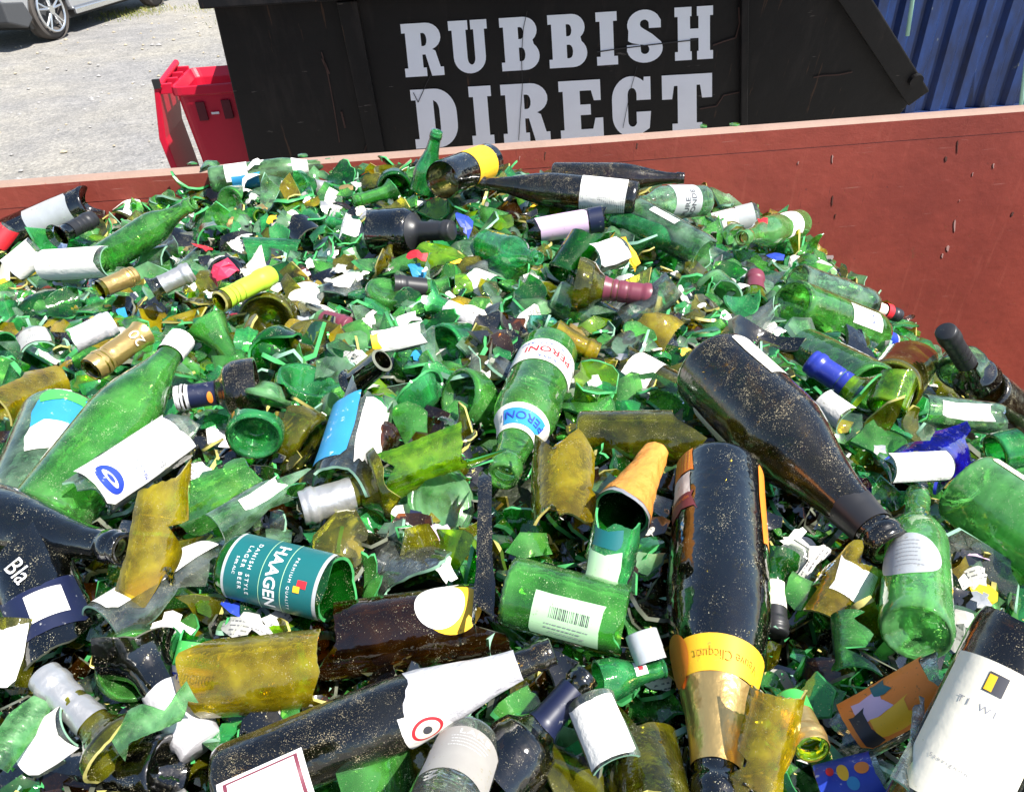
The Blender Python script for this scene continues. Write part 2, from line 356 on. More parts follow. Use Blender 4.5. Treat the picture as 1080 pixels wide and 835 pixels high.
def red_mat():
    m, nt, out = newmat('worn_red_paint'); L = nt.links.new
    p = N(nt, 'ShaderNodeBsdfPrincipled', Roughness=.55); tc = nt.nodes.new('ShaderNodeTexCoord')
    def nz(s, d=5., r=.6, sc=None):
        n = N(nt, 'ShaderNodeTexNoise', Scale=s, Detail=d, Roughness=r)
        if sc:
            mp = N(nt, 'ShaderNodeMapping'); mp.inputs['Scale'].default_value = sc[0]; mp.inputs['Rotation'].default_value = sc[1]
            L(tc.outputs['Object'], mp.inputs[0]); L(mp.outputs[0], n.inputs['Vector'])
        else: L(tc.outputs['Object'], n.inputs['Vector'])
        return n
    a = nz(2.2, 6, .65); rp = ramp(nt, .3, .7, (.17, .029, .020), (.31, .056, .036)); L(a.outputs[0], rp.inputs[0]); c = rp.outputs[0]
    # fine scratches that run slantwise, rubbed streaks, dark scuffs and specks of rust
    for (s, sc, rot, lo, hi, col, f) in ((9, (1, 1, 22), (0, .5, 0), .68, .72, (.50, .26, .22), .28), (7, (1.2, 1, 30), (0, -.9, 0), .70, .73, (.48, .24, .20), .25),
                                  (8, (24, 1, 1.2), (0, .1, 0), .67, .70, (.10, .018, .015), .7), (5, (12, 1, .9), (0, 0, 0), .60, .75, (.36, .09, .06), .35),
                                  (60, (1, 1, 1), (0, 0, 0), .70, .74, (.08, .02, .02), .8), (16, (1, 1, .6), (0, 0, 0), .70, .74, (.16, .06, .03), .8)):
        n_ = nz(s, 4, .6, (sc, rot)); r_ = ramp(nt, lo, hi, (0, 0, 0), (f, f, f)); L(n_.outputs[0], r_.inputs[0]); c = mixc(nt, r_.outputs[0], c, col)
    L(c, p.inputs['Base Color'])
    b = N(nt, 'ShaderNodeBump', Strength=.4, Distance=.004); L(nz(26, 4).outputs[0], b.inputs['Height']); L(b.outputs[0], p.inputs['Normal'])
    L(p.outputs[0], out.inputs[0]); return m
RED = red_mat()
RIMM = solid('dusty_rim', (.29, .19, .145), .8, var=.25, scale=12, bump=.002, dirt=(.28, .10, .07), dth=.64)
skip = empty('waste_skip', Matrix.Translation((0, .75, GZ)))
tag(skip, 'red steel skip heaped with broken bottles, its far wall scratched and dusty along the rim', 'skip')
X0, X1, Y0 = -2.6, 2.6, -.12
def wl(name, a, b, m=RED, bev=.003):
    mb = MB(); o = Vector((0, .75, GZ)); mb.box(Vector(a)-o, Vector(b)-o); return mb.build(name, m, skip, bevel=bev)
wl('far_wall', (X0, YW, GZ+.1), (X1, YW+.012, RIM-.05))
wl('near_wall', (X0, Y0-.012, GZ+.1), (X1, Y0, RIM-.05))
wl('end_wall', (X0-.012, Y0, GZ+.1), (X0, YW, RIM-.05))
wl('end_wall', (X1, Y0, GZ+.1), (X1+.012, YW, RIM-.05))
wl('floor_plate', (X0, Y0, GZ+.08), (X1, YW, GZ+.099))
o_ = Vector((0, .75, GZ))
# the rim: a hollow bar, its top face dusty, a little uneven from knocks
def rim_bar(x0, x1, y0, y1):
    k = 60; V = []; Fs = []
    for i in range(k+1):
        t = i/k; x = x0+(x1-x0)*t; dz = .0025*mnoise.noise(Vector((x*3, 7, 0))); dy = .0*mnoise.noise(Vector((x*4, 0, 5)))
        for (yy, zz) in ((y0, RIM-.051), (y0, RIM-.006), (y0+.006, RIM), (y1-.006, RIM), (y1, RIM-.006), (y1, RIM-.051)):
            V.append(Vector((x, yy+dy, zz+dz))-o_)
    Fs = []; mi = []
    for i in range(k):
        for j in range(6):
            a = i*6+j; b = i*6+(j+1) % 6; Fs.append((a, b, b+6, a+6)); mi.append(1 if j in (1, 2, 3) else 0)
    Fs.append(tuple(range(6))); mi.append(0); Fs.append(tuple(k*6+j for j in range(6))[::-1]); mi.append(0)
    return mesh_obj('rim', V, Fs, [RED, RIMM], skip, mi, smooth=False)
rim_bar(X0-.02, X1+.02, YW-.0007, YW+.034)
rim_bar(X0-.02, X1+.02, Y0-.058, Y0+.003)
# chips, drips and scuffs on the wall: each a thin spot of bare paint or splashed white
PMS = [solid('white_splash', (.40, .22, .19), .7, var=.3, scale=60), solid('scraped_rust', (.09, .03, .02), .8, var=.4, scale=60)]
for (x_, y_, w_, h_, mi_) in ((878, 168, 3, 8, 0), (842, 172, 2.5, 3, 0), (1048, 175, 3, 5, 0), (1007, 238, 4, 14, 0), (1000, 262, 6, 7, 0), (994, 270, 4, 5, 0), (1012, 212, 1.5, 2, 0), (1026, 184, 2, 4, 0),
                              (878, 212, 3, 9, 1), (881, 228, 2, 5, 1), (1010, 155, 2.5, 12, 1), (1068, 226, 5, 4, 1), (998, 168, 5, 5, 1), (575, 164, 2.5, 8, 1), (672, 154, 3.5, 6, 1), (548, 167, 2, 4, 0)):
    k = 9; pts = []
    for i in range(k):
        a = 2*math.pi*i/k; q = rng.uniform(.7, 1.1); d = ray(x_+w_*q*math.cos(a)*.3+(i-4)*.12, y_+h_*q*math.sin(a)*.6); d = d*((YW-.0015)/d.y); pts.append(d-o_)
    mb = MB(); mb.prism(pts, (0, .001, 0), 0); mb.build('white_splash' if mi_ == 0 else 'rust_spot', PMS[mi_], skip)

def on_plane(x, y, p0, nrm):
    d = ray(x, y); return d*(p0.dot(nrm)/d.dot(nrm))
# ---- black skip
def black_mat():
    m, nt, out = newmat('black_paint'); L = nt.links.new
    p = N(nt, 'ShaderNodeBsdfPrincipled', Roughness=.5); p.inputs['Specular IOR Level'].default_value = .25; tc = nt.nodes.new('ShaderNodeTexCoord')
    def nz(s, sc=(1, 1, 1), rot=(0, 0, 0), d=5.):
        n = N(nt, 'ShaderNodeTexNoise', Scale=s, Detail=d, Roughness=.62); mp = N(nt, 'ShaderNodeMapping')
        mp.inputs['Scale'].default_value = sc; mp.inputs['Rotation'].default_value = rot
        L(tc.outputs['Object'], mp.inputs[0]); L(mp.outputs[0], n.inputs['Vector']); return n
    rp = ramp(nt, .3, .75, (.003, .003, .004), (.009, .0085, .0085)); L(nz(2.5).outputs[0], rp.inputs[0]); c = rp.outputs[0]
    for s, sc, rot, lo, hi, col, f in ((4, (10, 1, .6), (0, .12, 0), .66, .69, (.07, .035, .02), .7), (5, (1, 1, 9), (0, .2, 0), .69, .71, (.2, .17, .15), .5), (3, (4, 1, .8), (0, 0, 0), .55, .8, (.035, .028, .025), .5)):
        r_ = ramp(nt, lo, hi, (0, 0, 0), (f, f, f)); L(nz(s, sc, rot).outputs[0], r_.inputs[0]); c = mixc(nt, r_.outputs[0], c, col)
    L(c, p.inputs['Base Color'])
    b = N(nt, 'ShaderNodeBump', Strength=.3, Distance=.01); L(nz(6).outputs[0], b.inputs['Height']); L(b.outputs[0], p.inputs['Normal'])
    L(p.outputs[0], out.inputs[0]); return m
BLK = black_mat()
TILT = R(17)
bn = Vector((0, -math.cos(TILT), -math.sin(TILT))); bp0 = Vector((0, 3.55, -.75))
def bpl(x, y, off=0.0): return on_plane(x, y, bp0+bn*off, bn)
bs = empty('black_skip', Matrix.Translation((.7, 4.3, GZ)))
tag(bs, 'large black steel skip with big white slab lettering, standing behind the red one', 'skip')
bo = Vector((.7, 4.3, GZ))
A = bpl(222, 0); A2 = bpl(211, -60)
def edge_at(p, q, z):     # the point on line p-q at height z
    return p+(q-p)*((z-p.z)/(q.z-p.z))
pl_top, pl_bot = bpl(225, 8), bpl(262, 168)
pr_top, pr_mid, pr_bot = bpl(914, 0), bpl(972, 92), bpl(955, 140)
zt, zb = pl_top.z+.12, GZ+.1
lt, lb = edge_at(pl_top, pl_bot, zt), edge_at(pl_top, pl_bot, zb)
rtp = edge_at(pr_top, pr_mid, zt); rb = edge_at(pr_mid, pr_bot, zb); rb.x = pr_mid.x-.25
poly = [lt, rtp, pr_mid, rb, lb]
mb = MB(); mb.prism([p-bo for p in poly], (0, 1.5, 0)); mb.build('body', BLK, bs, bevel=.006)
# top lip, uprights and slanted lifting beam
mb = MB(); e = Vector((0, 0, 0))
a = lt+bn*.07; b = rtp+bn*.07
zl = bpl(212, 9, .07).z
mb.box((bpl(212, 8, .07).x-bo.x, a.y-bo.y, zl-bo.z), (b.x+.1-bo.x, a.y+.25-bo.y, zl+.16-bo.z)); mb.build('top_lip', BLK, bs, bevel=.006)
for (x0, y0, x1, y1, w) in ((368, 10, 398, 162, 17), (784, 0, 783, 140, 7)):
    p, q = bpl(x0, y0), bpl(x1, y1); p = edge_at(p, q, zl-.005); q = edge_at(p, q, zb)
    ww = w/F*3.7; mb = MB(); mb.prism([p-bo+Vector((-ww/2, 0, 0))-bn*.002, p-bo+Vector((ww/2, 0, 0))-bn*.002, q-bo+Vector((ww/2, 0, 0))-bn*.002, q-bo+Vector((-ww/2, 0, 0))-bn*.002], bn*.035)
    mb.build('upright', BLK, bs, bevel=.004)
p, q = edge_at(pr_top, pr_mid, zl-.005), pr_mid; d_ = (q-p).normalized(); sd = d_.cross(bn).normalized()
mb = MB(); mb.prism([p+sd*.09-bo-bn*.002, p-sd*.015-bo-bn*.002, q-sd*.015-bo-bn*.002, q+sd*.09-bo-bn*.002], bn*.06); mb.build('slanted_beam', BLK, bs, bevel=.006)
mb = MB(); c_ = bpl(965, 84, .058)-bo; mb.cyl(c_, c_+bn*.02, .032, n=18); mb.build('pivot_pin', BLK, bs)
# weld cracks / rust lines over the paint
RST = [solid('rust', (.06, .03, .022), .9, var=.4, scale=40), solid('grime', (.03, .028, .028), .8)]
def strip(pts, w, off=.006, mi=0):
    mb = MB()
    for (a, b) in zip(pts, pts[1:]):
        p, q = bpl(*a, off), bpl(*b, off); sd = (q-p).normalized().cross(bn)*w
        mb.prism([p-sd-bo, p+sd-bo, q+sd-bo, q-sd-bo], bn*.0015, 0)
    mb.build('rust_crack' if mi == 0 else 'scratch', RST[mi], bs)
strip([(339, 55), (346, 80), (352, 112), (358, 150)], .0025); strip([(340, 62), (347, 78)], .005)
strip([(752, 48), (763, 44), (776, 40), (780, 25), (779, 8)], .003); strip([(738, 115), (756, 112), (763, 101), (782, 97)], .003)
strip([(858, 82), (868, 80), (885, 79), (899, 76)], .003); strip([(436, 98), (441, 108), (450, 88), (455, 78)], .0015, mi=1)
strip([(556, 12), (552, 30), (550, 60), (551, 90), (547, 148)], .0012, mi=1); strip([(630, 55), (650, 52), (690, 47), (735, 42)], .0022, mi=1)
strip([(672, 70), (665, 95), (657, 135)], .001, mi=1); strip([(392, 140), (384, 160)], .003); strip([(360, 118), (364, 135)], .004)

# letters: slab capitals drawn in a 100 x 100 box
def arc(cx, cy, rx, ry, a0, a1, n=10):
    return [(cx+rx*math.cos(R(a0+(a1-a0)*i/n)), cy+ry*math.sin(R(a0+(a1-a0)*i/n))) for i in range(n+1)]
LET = {
 'R': [[(0, 100)]+arc(62, 75, 36, 25, 90, -70, 10)+[(82, 48)]+[(92, 17), (100, 17), (100, 0), (68, 0)]+[(56, 42), (48, 42), (48, 17), (56, 17), (56, 0), (0, 0), (0, 17), (9, 17), (9, 83), (0, 83)],
       [(48, 58), (54, 58)]+arc(54, 70, 8, 12, -90, 90, 6)+[(48, 82)]],
 'U': [[(0, 100), (50, 100), (50, 83), (44, 83), (44, 32)]+arc(54, 30, 10, 13, 180, 360, 8)+[(64, 83), (57, 83), (57, 100), (100, 100), (100, 83), (92, 83), (92, 32)]+arc(50, 32, 42, 32, 0, -180, 14)+[(8, 83), (0, 83)]],
 'B': [[(0, 100)]+arc(62, 76, 34, 24, 90, -50, 9)+arc(62, 28, 38, 28, 50, -90, 11)+[(0, 0), (0, 17), (9, 17), (9, 83), (0, 83)],
       [(47, 60), (53, 60)]+arc(53, 71, 8, 11, -90, 90, 6)+[(47, 82)], [(47, 18), (54, 18)]+arc(54, 31, 9, 13, -90, 90, 6)+[(47, 44)]],
 'I': [[(0, 100), (100, 100), (100, 83), (82, 83), (82, 17), (100, 17), (100, 0), (0, 0), (0, 17), (18, 17), (18, 83), (0, 83)]],
 'S': [arc(50, 72, 46, 28, 40, 200, 12)+arc(30, 52, 30, 14, 215, 250, 3)+[(52, 34)]+arc(50, 26, 12, 9, 50, -150, 7)+[(38, 36), (2, 36), (2, 22)]+arc(50, 28, 48, 28, 190, 385, 16)+[(70, 55), (46, 66)]+arc(50, 74, 12, 8, 215, 20, 7)+[(62, 66), (94, 66), (94, 80)]],
 'H': [[(0, 100), (44, 100), (44, 83), (40, 83), (40, 60), (62, 60), (62, 83), (58, 83), (58, 100), (100, 100), (100, 83), (92, 83), (92, 17), (100, 17), (100, 0), (58, 0), (58, 17), (62, 17), (62, 42), (40, 42), (40, 17), (44, 17), (44, 0), (0, 0), (0, 17), (8, 17), (8, 83), (0, 83)]],
 'D': [[(0, 100)]+arc(52, 60, 46, 40, 90, 0, 9)+arc(52, 40, 46, 40, 0, -90, 9)+[(0, 0), (0, 17), (10, 17), (10, 83), (0, 83)],
       [(48, 18)]+arc(50, 36, 10, 16, -80, 0, 5)+arc(50, 64, 10, 16, 0, 80, 5)+[(48, 82)]],
 'E': [[(0, 100), (96, 100), (96, 66), (80, 66), (74, 83), (48, 83), (48, 60), (72, 60), (72, 42), (48, 42), (48, 17), (76, 17), (82, 36), (100, 36), (100, 0), (0, 0), (0, 17), (9, 17), (9, 83), (0, 83)]],
 'C': [arc(50, 64, 48, 38, 50, 180, 12)+arc(50, 36, 48, 38, 180, 300, 12)+[(94, 12), (98, 42), (62, 42), (62, 26)]+arc(52, 26, 11, 10, -20, -180, 6)+arc(52, 72, 11, 11, 180, 10, 6)+[(63, 62), (98, 62), (98, 100), (82, 100)]],
 'T': [[(0, 100), (100, 100), (100, 60), (80, 60), (76, 82), (69, 82), (69, 17), (80, 17), (80, 0), (20, 0), (20, 17), (31, 17), (31, 82), (24, 82), (20, 60), (0, 60)]],
}
def letter_obj(ch, quad, crack=None):
    """quad: four pixels tl tr br bl of the letter's box on the panel"""
    cu = bpy.data.curves.new('letter', 'CURVE'); cu.dimensions = '2D'; cu.fill_mode = 'BOTH'
    for loop in LET[ch]:
        sp = cu.splines.new('POLY'); sp.points.add(len(loop)-1); sp.use_cyclic_u = True
        for i, (x, y) in enumerate(loop): sp.points[i].co = (x, y, 0, 1)
    o = bpy.data.objects.new('letter', cu); COL.objects.link(o)
    me = bpy.data.meshes.new_from_object(o.evaluated_get(bpy.context.evaluated_depsgraph_get()))
    V2 = [(v.co.x/100, v.co.y/100) for v in me.vertices]; Fs = [tuple(p.vertices) for p in me.polygons]
    bpy.data.objects.remove(o); bpy.data.curves.remove(cu)
    Q = [bpl(*q, .004)-bo for q in quad]; V = []
    for u, v in V2:
        V.append((Q[3]*(1-u)+Q[2]*u)*(1-v)+(Q[0]*(1-u)+Q[1]*u)*v)
    mesh_obj('letter', V, Fs, [VIN], bs, smooth=False)
VIN = solid('white_vinyl', (.90, .90, .92), .5, var=.06, scale=8, dirt=(.35, .33, .32), dth=.74)
def row(word, xs, top, bot, lean):
    for ch, (a, b) in zip(word, xs):
        ty = lambda x: top[0]+(top[1]-top[0])*(x-425)/327
        by = lambda x: bot[0]+(bot[1]-bot[0])*(x-425)/327
        letter_obj(ch, [(a-lean*(1-(a-425)/327), ty(a)), (b-lean*(1-(b-425)/327), ty(b)), (b, by(b)), (a, by(a))])
row('RUBBISH', [(428, 469), (477, 517), (530, 570), (580, 620), (630, 652), (661, 700), (712, 752)], (26, 6), (82, 62), 6)
row('DIRECT', [(439, 486), (499, 522), (532, 581), (592, 637), (646, 688), (699, 751)], (96, 77), (158, 138), 7)

# ---- blue shipping container behind on the right
def cont_mat():
    m, nt, out = newmat('blue_container_paint'); L = nt.links.new
    p = N(nt, 'ShaderNodeBsdfPrincipled', Roughness=.5); tc = nt.nodes.new('ShaderNodeTexCoord')
    n = N(nt, 'ShaderNodeTexNoise', Scale=3., Detail=6., Roughness=.7); mp = N(nt, 'ShaderNodeMapping'); mp.inputs['Scale'].default_value = (3, 3, 1)
    L(tc.outputs['Object'], mp.inputs[0]); L(mp.outputs[0], n.inputs['Vector'])
    rp = ramp(nt, .3, .75, (.002, .006, .026), (.006, .036, .16)); L(n.outputs[0], rp.inputs[0])
    n2 = N(nt, 'ShaderNodeTexNoise', Scale=14., Detail=5.); L(tc.outputs['Object'], n2.inputs['Vector']); r2 = ramp(nt, .70, .74); L(n2.outputs[0], r2.inputs[0])
    L(mixc(nt, r2.outputs[0], rp.outputs[0], (.10, .12, .14)), p.inputs['Base Color']); L(p.outputs[0], out.inputs[0]); return m
ct = empty('shipping_container', Matrix.Translation((3.6, 5.6, GZ))); co = Vector((3.6, 5.6, GZ))
tag(ct, 'corrugated dark blue shipping container behind the right end of the black skip', 'container')
prof = []; x = 2.0
while x < 8.4:
    prof += [(x, 5.6), (x+.07, 5.6), (x+.10, 5.565), (x+.17, 5.565)]; x += .20
V = []; k = len(prof)
for z in (GZ+.12, GZ+2.55):
    V += [Vector((a, b, z))-co for a, b in prof]
CM = cont_mat()
mesh_obj('corrugated_side', V, [(i, i+1, k+i+1, k+i) for i in range(k-1)], [CM], ct, smooth=False)
mb = MB(); mb.box((1.9-co.x, .06, .12), (8.4-co.x, 2.4, 2.5)); mb.build('container_box', CM, ct)
mb = MB(); mb.box((1.9-co.x, -.05, 2.552), (8.4-co.x, 2.5, 2.68)); mb.box((1.9-co.x, -.05, .0), (8.4-co.x, 2.4, .118)); mb.build('rail', CM, ct)
GP = solid('pale_green_pole', (.35, .62, .48), .4, var=.1)
for (a, b) in (((966, -25), (957, 38)), ((1080, 84), (1076, 118))):
    p = ray(*a); p = p*(5.45/p.y); q = ray(*b); q = q*(5.45/q.y)
    dd = (q-p).normalized(); p = p-dd*.4; q = q+dd*((GZ-q.z)/dd.z if a[0] > 1000 else .0)
    mb = MB(); mb.cyl(Vector((0, 0, 0)), q-p, .014, n=12)
    tag(mb.build('thin_pole', GP, smooth=True, mw=Matrix.Translation(p)), 'thin pale green pole before the blue container, '+('near the slanted black beam' if a[0] < 1000 else 'at the right edge'), 'pole')

# ---- red wheelie bin
RB = solid('red_plastic', (.50, .006, .030), .42, var=.08, bump=.0006, bscale=200, dirt=(.5, .06, .07), dth=.72)
DKR = solid('recess_shade_red', (.10, .003, .008), .6)  # darker copy of the bin red: shade inside the slots, as colour
DK = solid('dark_gap', (.012, .012, .012), .7)
c0 = ray(239, 88); t_ = (GZ+1.03)/c0.z; cpt = c0*t_
BX = Matrix.Translation((cpt.x, cpt.y, GZ)) @ Matrix.Rotation(R(2), 4, 'Z') @ Matrix.Diagonal((.92, .58, 1, 1))
wb = empty('wheelie_bin', BX); tag(wb, 'red wheelie bin with its lid hanging open, beside the black skip', 'bin')
# local: front face towards -y, front top edge at y=0
def loft(levels, closed_bottom=True):
    V = []; Fs = []
    for l in levels: V += l
    n = len(levels[0])
    for i in range(len(levels)-1):
        for j in range(n): Fs.append((i*n+j, i*n+(j+1) % n, (i+1)*n+(j+1) % n, (i+1)*n+j))
    if closed_bottom: Fs.append(tuple(range(n))[::-1])
    return V, Fs
def rrect(x0, x1, y0, y1, r, z, k=4):
    pts = []
    for (cx, cy_, a) in ((x1-r, y1-r, 0), (x0+r, y1-r, 90), (x0+r, y0+r, 180), (x1-r, y0+r, 270)):
        for i in range(k+1):
            t = R(a+90*i/k); pts.append((cx+r*math.cos(t), cy_+r*math.sin(t), z))
    return pts
lv = [rrect(-.20, .26, .10, .52, .04, .06), rrect(-.235, .295, .06, .60, .045, .55), rrect(-.265, .325, .012, .66, .05, .97),
      rrect(-.265, .325, .012, .66, .05, .985), rrect(-.285, .345, -.012, .70, .055, .99), rrect(-.285, .345, -.012, .70, .055, 1.03),
      rrect(-.270, .330, .003, .685, .045, 1.032), rrect(-.250, .31, .026, .65, .04, .99), rrect(-.20, .26, .10, .52, .04, .10)]
V, Fs = loft(lv); Fs.append(tuple(range(8*20, 9*20)))
ob = mesh_obj('bin_body', V, Fs, [RB], wb, smooth=False); bv = ob.modifiers.new('bevel', 'BEVEL'); bv.width = .004; bv.segments = 2
for x in (-.16, -.03):
    mb = MB(); mb.box((x-.022, -.004, .87), (x+.022, .05, .955)); mb.build('lifting_slot', DKR, wb)
mb = MB(); mb.box((.30, -.02, .82), (.36, .0, .96)); mb.build('side_label', DK, wb, bevel=.003)
mb = MB(); mb.box((-.115, .001, .895), (-.075, .008, .905)); mb.build('white_mark', P['white'], wb)
# hinge bar with lugs along the left side; lid hanging down outside on the left
mb = MB(); mb.cyl((-.34, -.005, 1.035), (-.34, .70, 1.06), .016, n=12)
for y in (.02, .22, .42, .64): mb.box((-.355, y, 1.0), (-.275, y+.035, 1.045))
mb.build('hinge_bar', RB, wb, bevel=.003)
mb = MB(); mb.prism([(-.335, .0, 1.04), (-.36, .0, 1.045), (-.415, .0, .80), (-.36, .0, .14), (-.33, .0, .14), (-.38, .0, .80)], (0, .62, 0)); mb.build('lid', RB, wb, bevel=.006)
mb = MB(); mb.box((-.36, -.012, 1.03), (-.325, .02, 1.07)); mb.cyl((-.18, .57, .1), (-.24, .57, .1), .1, n=24); mb.cyl((.30, .57, .1), (.24, .57, .1), .1, n=24); mb.build('wheel', DK, wb)

# ---- silver suv
SIL = solid('silver_car_paint', (.42, .43, .45), .28, metal=.55, var=.03, coat=.6)
PLA = solid('grey_car_plastic', (.05, .052, .056), .6, var=.1); TYR = solid('tyre_rubber', (.07, .062, .056), .85, var=.25)
ALU = solid('alloy', (.62, .63, .64), .25, metal=.85, var=.05); GLS = solid('car_window', (.015, .018, .02), .08, var=0); TLR = solid('tail_light_red', (.5, .01, .015), .15, var=.1, coat=.5)
k_ = GZ/-2.15
w1 = ray(66, 42); w1 = w1*(GZ/w1.z); w2 = ray(149, 14); w2 = w2*(GZ/w2.z)
ax = (w2-w1); ax.z = 0; ax.normalize()
WB_ = 2.75; lat = Vector((ax.y, -ax.x, 0))      # outward side facing the viewer
CW = Matrix((( ax.x, -lat.x, 0, w1.x), (ax.y, -lat.y, 0, w1.y), (0, 0, 1, GZ), (0, 0, 0, 1)))
car = empty('parked_car', CW); tag(car, 'silver suv parked on the gravel, seen from its rear corner', 'car')
wr = .375
def arch(cx, r=.44, n=10): return [(cx-r*math.cos(math.pi*i/n), .30+r*math.sin(math.pi*i/n)*.98) for i in range(n+1)]
side = [(-.86, .52), (-.84, .42), (-.60, .34)]+arch(0)+[(.5, .30), (2.2, .30)]+arch(WB_)+[(3.4, .32), (3.62, .5), (3.66, .8), (3.4, .98), (2.6, 1.06), (2.1, 1.12), (-.78, 1.10), (-.92, .95), (-.90, .7)]
mb = MB(); mb.prism([(x, 0, z) for x, z in side], (0, 1.82, 0)); ob = mb.build('body', SIL, car, bevel=.05)
mb = MB(); V = []
rf = [(-.70, 1.08), (2.15, 1.10), (1.35, 1.60), (.2, 1.68), (-.45, 1.60)]
n_ = len(rf)
mb.add([(x, .06, z) if z < 1.2 else (x, .22, z) for x, z in rf]+[(x, 1.76, z) if z < 1.2 else (x, 1.60, z) for x, z in rf], [tuple(range(n_))[::-1], tuple(range(n_, 2*n_))]+[(i, (i+1) % n_, n_+(i+1) % n_, n_+i) for i in range(n_)])
mb.build('cabin', GLS, car, bevel=.03)
mb = MB(); mb.box((-.48, .2, 1.60), (1.40, 1.62, 1.70)); mb.build('roof', SIL, car, bevel=.04)
mb = MB(); mb.prism([(-.90, -.012, .60), (-.90, -.012, .36), (-.58, -.012, .25), (-.43, -.012, .34), (-.50, -.012, .55)], (0, 1.844, 0)); mb.build('rear_bumper', PLA, car, bevel=.02)
mb = MB(); mb.box((.47, -.03, .25), (2.28, .02, .325)); mb.build('sill', ALU, car, bevel=.012)
mb = MB(); mb.box((-.945, .0, .78), (-.55, .30, .98)); mb.box((-.945, 1.52, .78), (-.55, 1.82, .98)); mb.build('tail_light', TLR, car, bevel=.03)
mb = MB(); mb.cyl((-.95, .32, .37), (-.7, .32, .37), .05, n=16); mb.build('exhaust', ALU, car, smooth=False)
mb = MB(); mb.box((-.94, .7, .72), (-.925, 1.2, .83)); mb.build('number_plate', P['white'], car)
mb = MB(); mb.box((-.42, .1, .2), (3.2, 1.7, .31)); mb.build('underbody', DK, car)
for cx in (0, WB_):
    for sy in (0, 1):
        y0, y1 = (-.005, .23) if sy == 0 else (1.59, 1.825)
        yo = y0 if sy == 0 else y1; s_ = -1 if sy == 0 else 1
        mb = MB(); mb.torus((cx, (y0+y1)/2, wr), (0, 1, 0), wr-.075, .075, n=48, k=14); mb.cyl((cx, y0+.03, wr), (cx, y1-.03, wr), wr-.012, n=48, caps=False)
        wh = mb.build('wheel', TYR, car, smooth=True)
        mb = MB(); mb.torus((cx, yo-s_*.015, wr), (0, 1, 0), .262, .016, n=48, k=8)
        for i in range(5):
            a = 2*math.pi*i/5+.3
            for da in (-.17, .17):
                d0 = Vector((math.cos(a), 0, math.sin(a)))*.05; d1 = Vector((math.cos(a+da), 0, math.sin(a+da)))*.26; cc = Vector((cx, yo-s_*.02, wr)); mb.cyl(cc+d0, cc+d1, .018, .013, n=8)
        mb.cyl((cx, yo-s_*.05, wr), (cx, yo-s_*.0, wr), .055, n=20)
        mb.build('rim', ALU, wh)
        mb = MB(); mb.cyl((cx, yo-s_*.12, wr), (cx, yo-s_*.10, wr), .262, n=32); mb.build('brake_disc', PLA, wh)

# ------------------------------------------------------------------ bottles: profiles (r, z) in metres from the punt outwards
def pr(R0, pts, punt=.02):
    base = [(0.0, punt), (R0*.35, punt*.9), (R0*.62, punt*.45), (R0*.80, .002), (R0*.87, 0.0), (R0*.95, .0015), (R0, .006)]
    return base+[(R0, .01)]+pts
LIP = lambda r, z: [(r, z), (r*1.14, z+.002), (r*1.16, z+.010), (r*1.06, z+.012), (r*1.08, z+.018), (r*.8, z+.019), (r*.72, z+.012)]
PROF = {
 'wine': pr(.0375, [(.0375, .185), (.0365, .198), (.032, .212), (.0225, .220), (.0165, .228), (.0145, .234), (.0138, .250), (.0135, .278)]+LIP(.0135, .281), .03),
 'burg': pr(.041, [(.041, .145), (.0395, .165), (.035, .188), (.028, .212), (.021, .236), (.0165, .256), (.0145, .275)]+LIP(.0142, .279), .03),
 'slim': pr(.041, [(.041, .118), (.0395, .138), (.035, .160), (.029, .182), (.0235, .206), (.019, .232), (.0162, .256), (.015, .275)]+LIP(.0148, .279), .03),
 'champ': pr(.044, [(.044, .145), (.0425, .168), (.038, .192), (.031, .218), (.0235, .244), (.0185, .268), (.016, .286)]+LIP(.0155, .291), .035),
 'beer': pr(.0305, [(.0305, .125), (.0298, .136), (.026, .150), (.0195, .166), (.0155, .182), (.0132, .205)]+LIP(.0125, .210), .008),
 'stub': pr(.0335, [(.0335, .112), (.032, .125), (.027, .138), (.019, .152), (.0145, .166), (.0135, .186)]+LIP(.013, .190), .008),
}
class Prof:
    def __init__(s, pts):
        s.r = np.array([p[0] for p in pts]); s.z = np.array([p[1] for p in pts])
        s.s = np.concatenate([[0], np.cumsum(np.hypot(np.diff(s.r), np.diff(s.z)))]); s.L = float(max(s.z))
        k = int(np.argmax(s.z)); s.k0 = 6; s.k1 = k
    def at(s, t): return float(np.interp(t, s.s, s.r)), float(np.interp(t, s.s, s.z))
    def s_of_z(s, z): return float(np.interp(z, s.z[s.k0:s.k1+1], s.s[s.k0:s.k1+1]))
    def r_of_z(s, z): return float(np.interp(z, s.z[s.k0:s.k1+1], s.r[s.k0:s.k1+1]))
PR = {k: Prof(v) for k, v in PROF.items()}

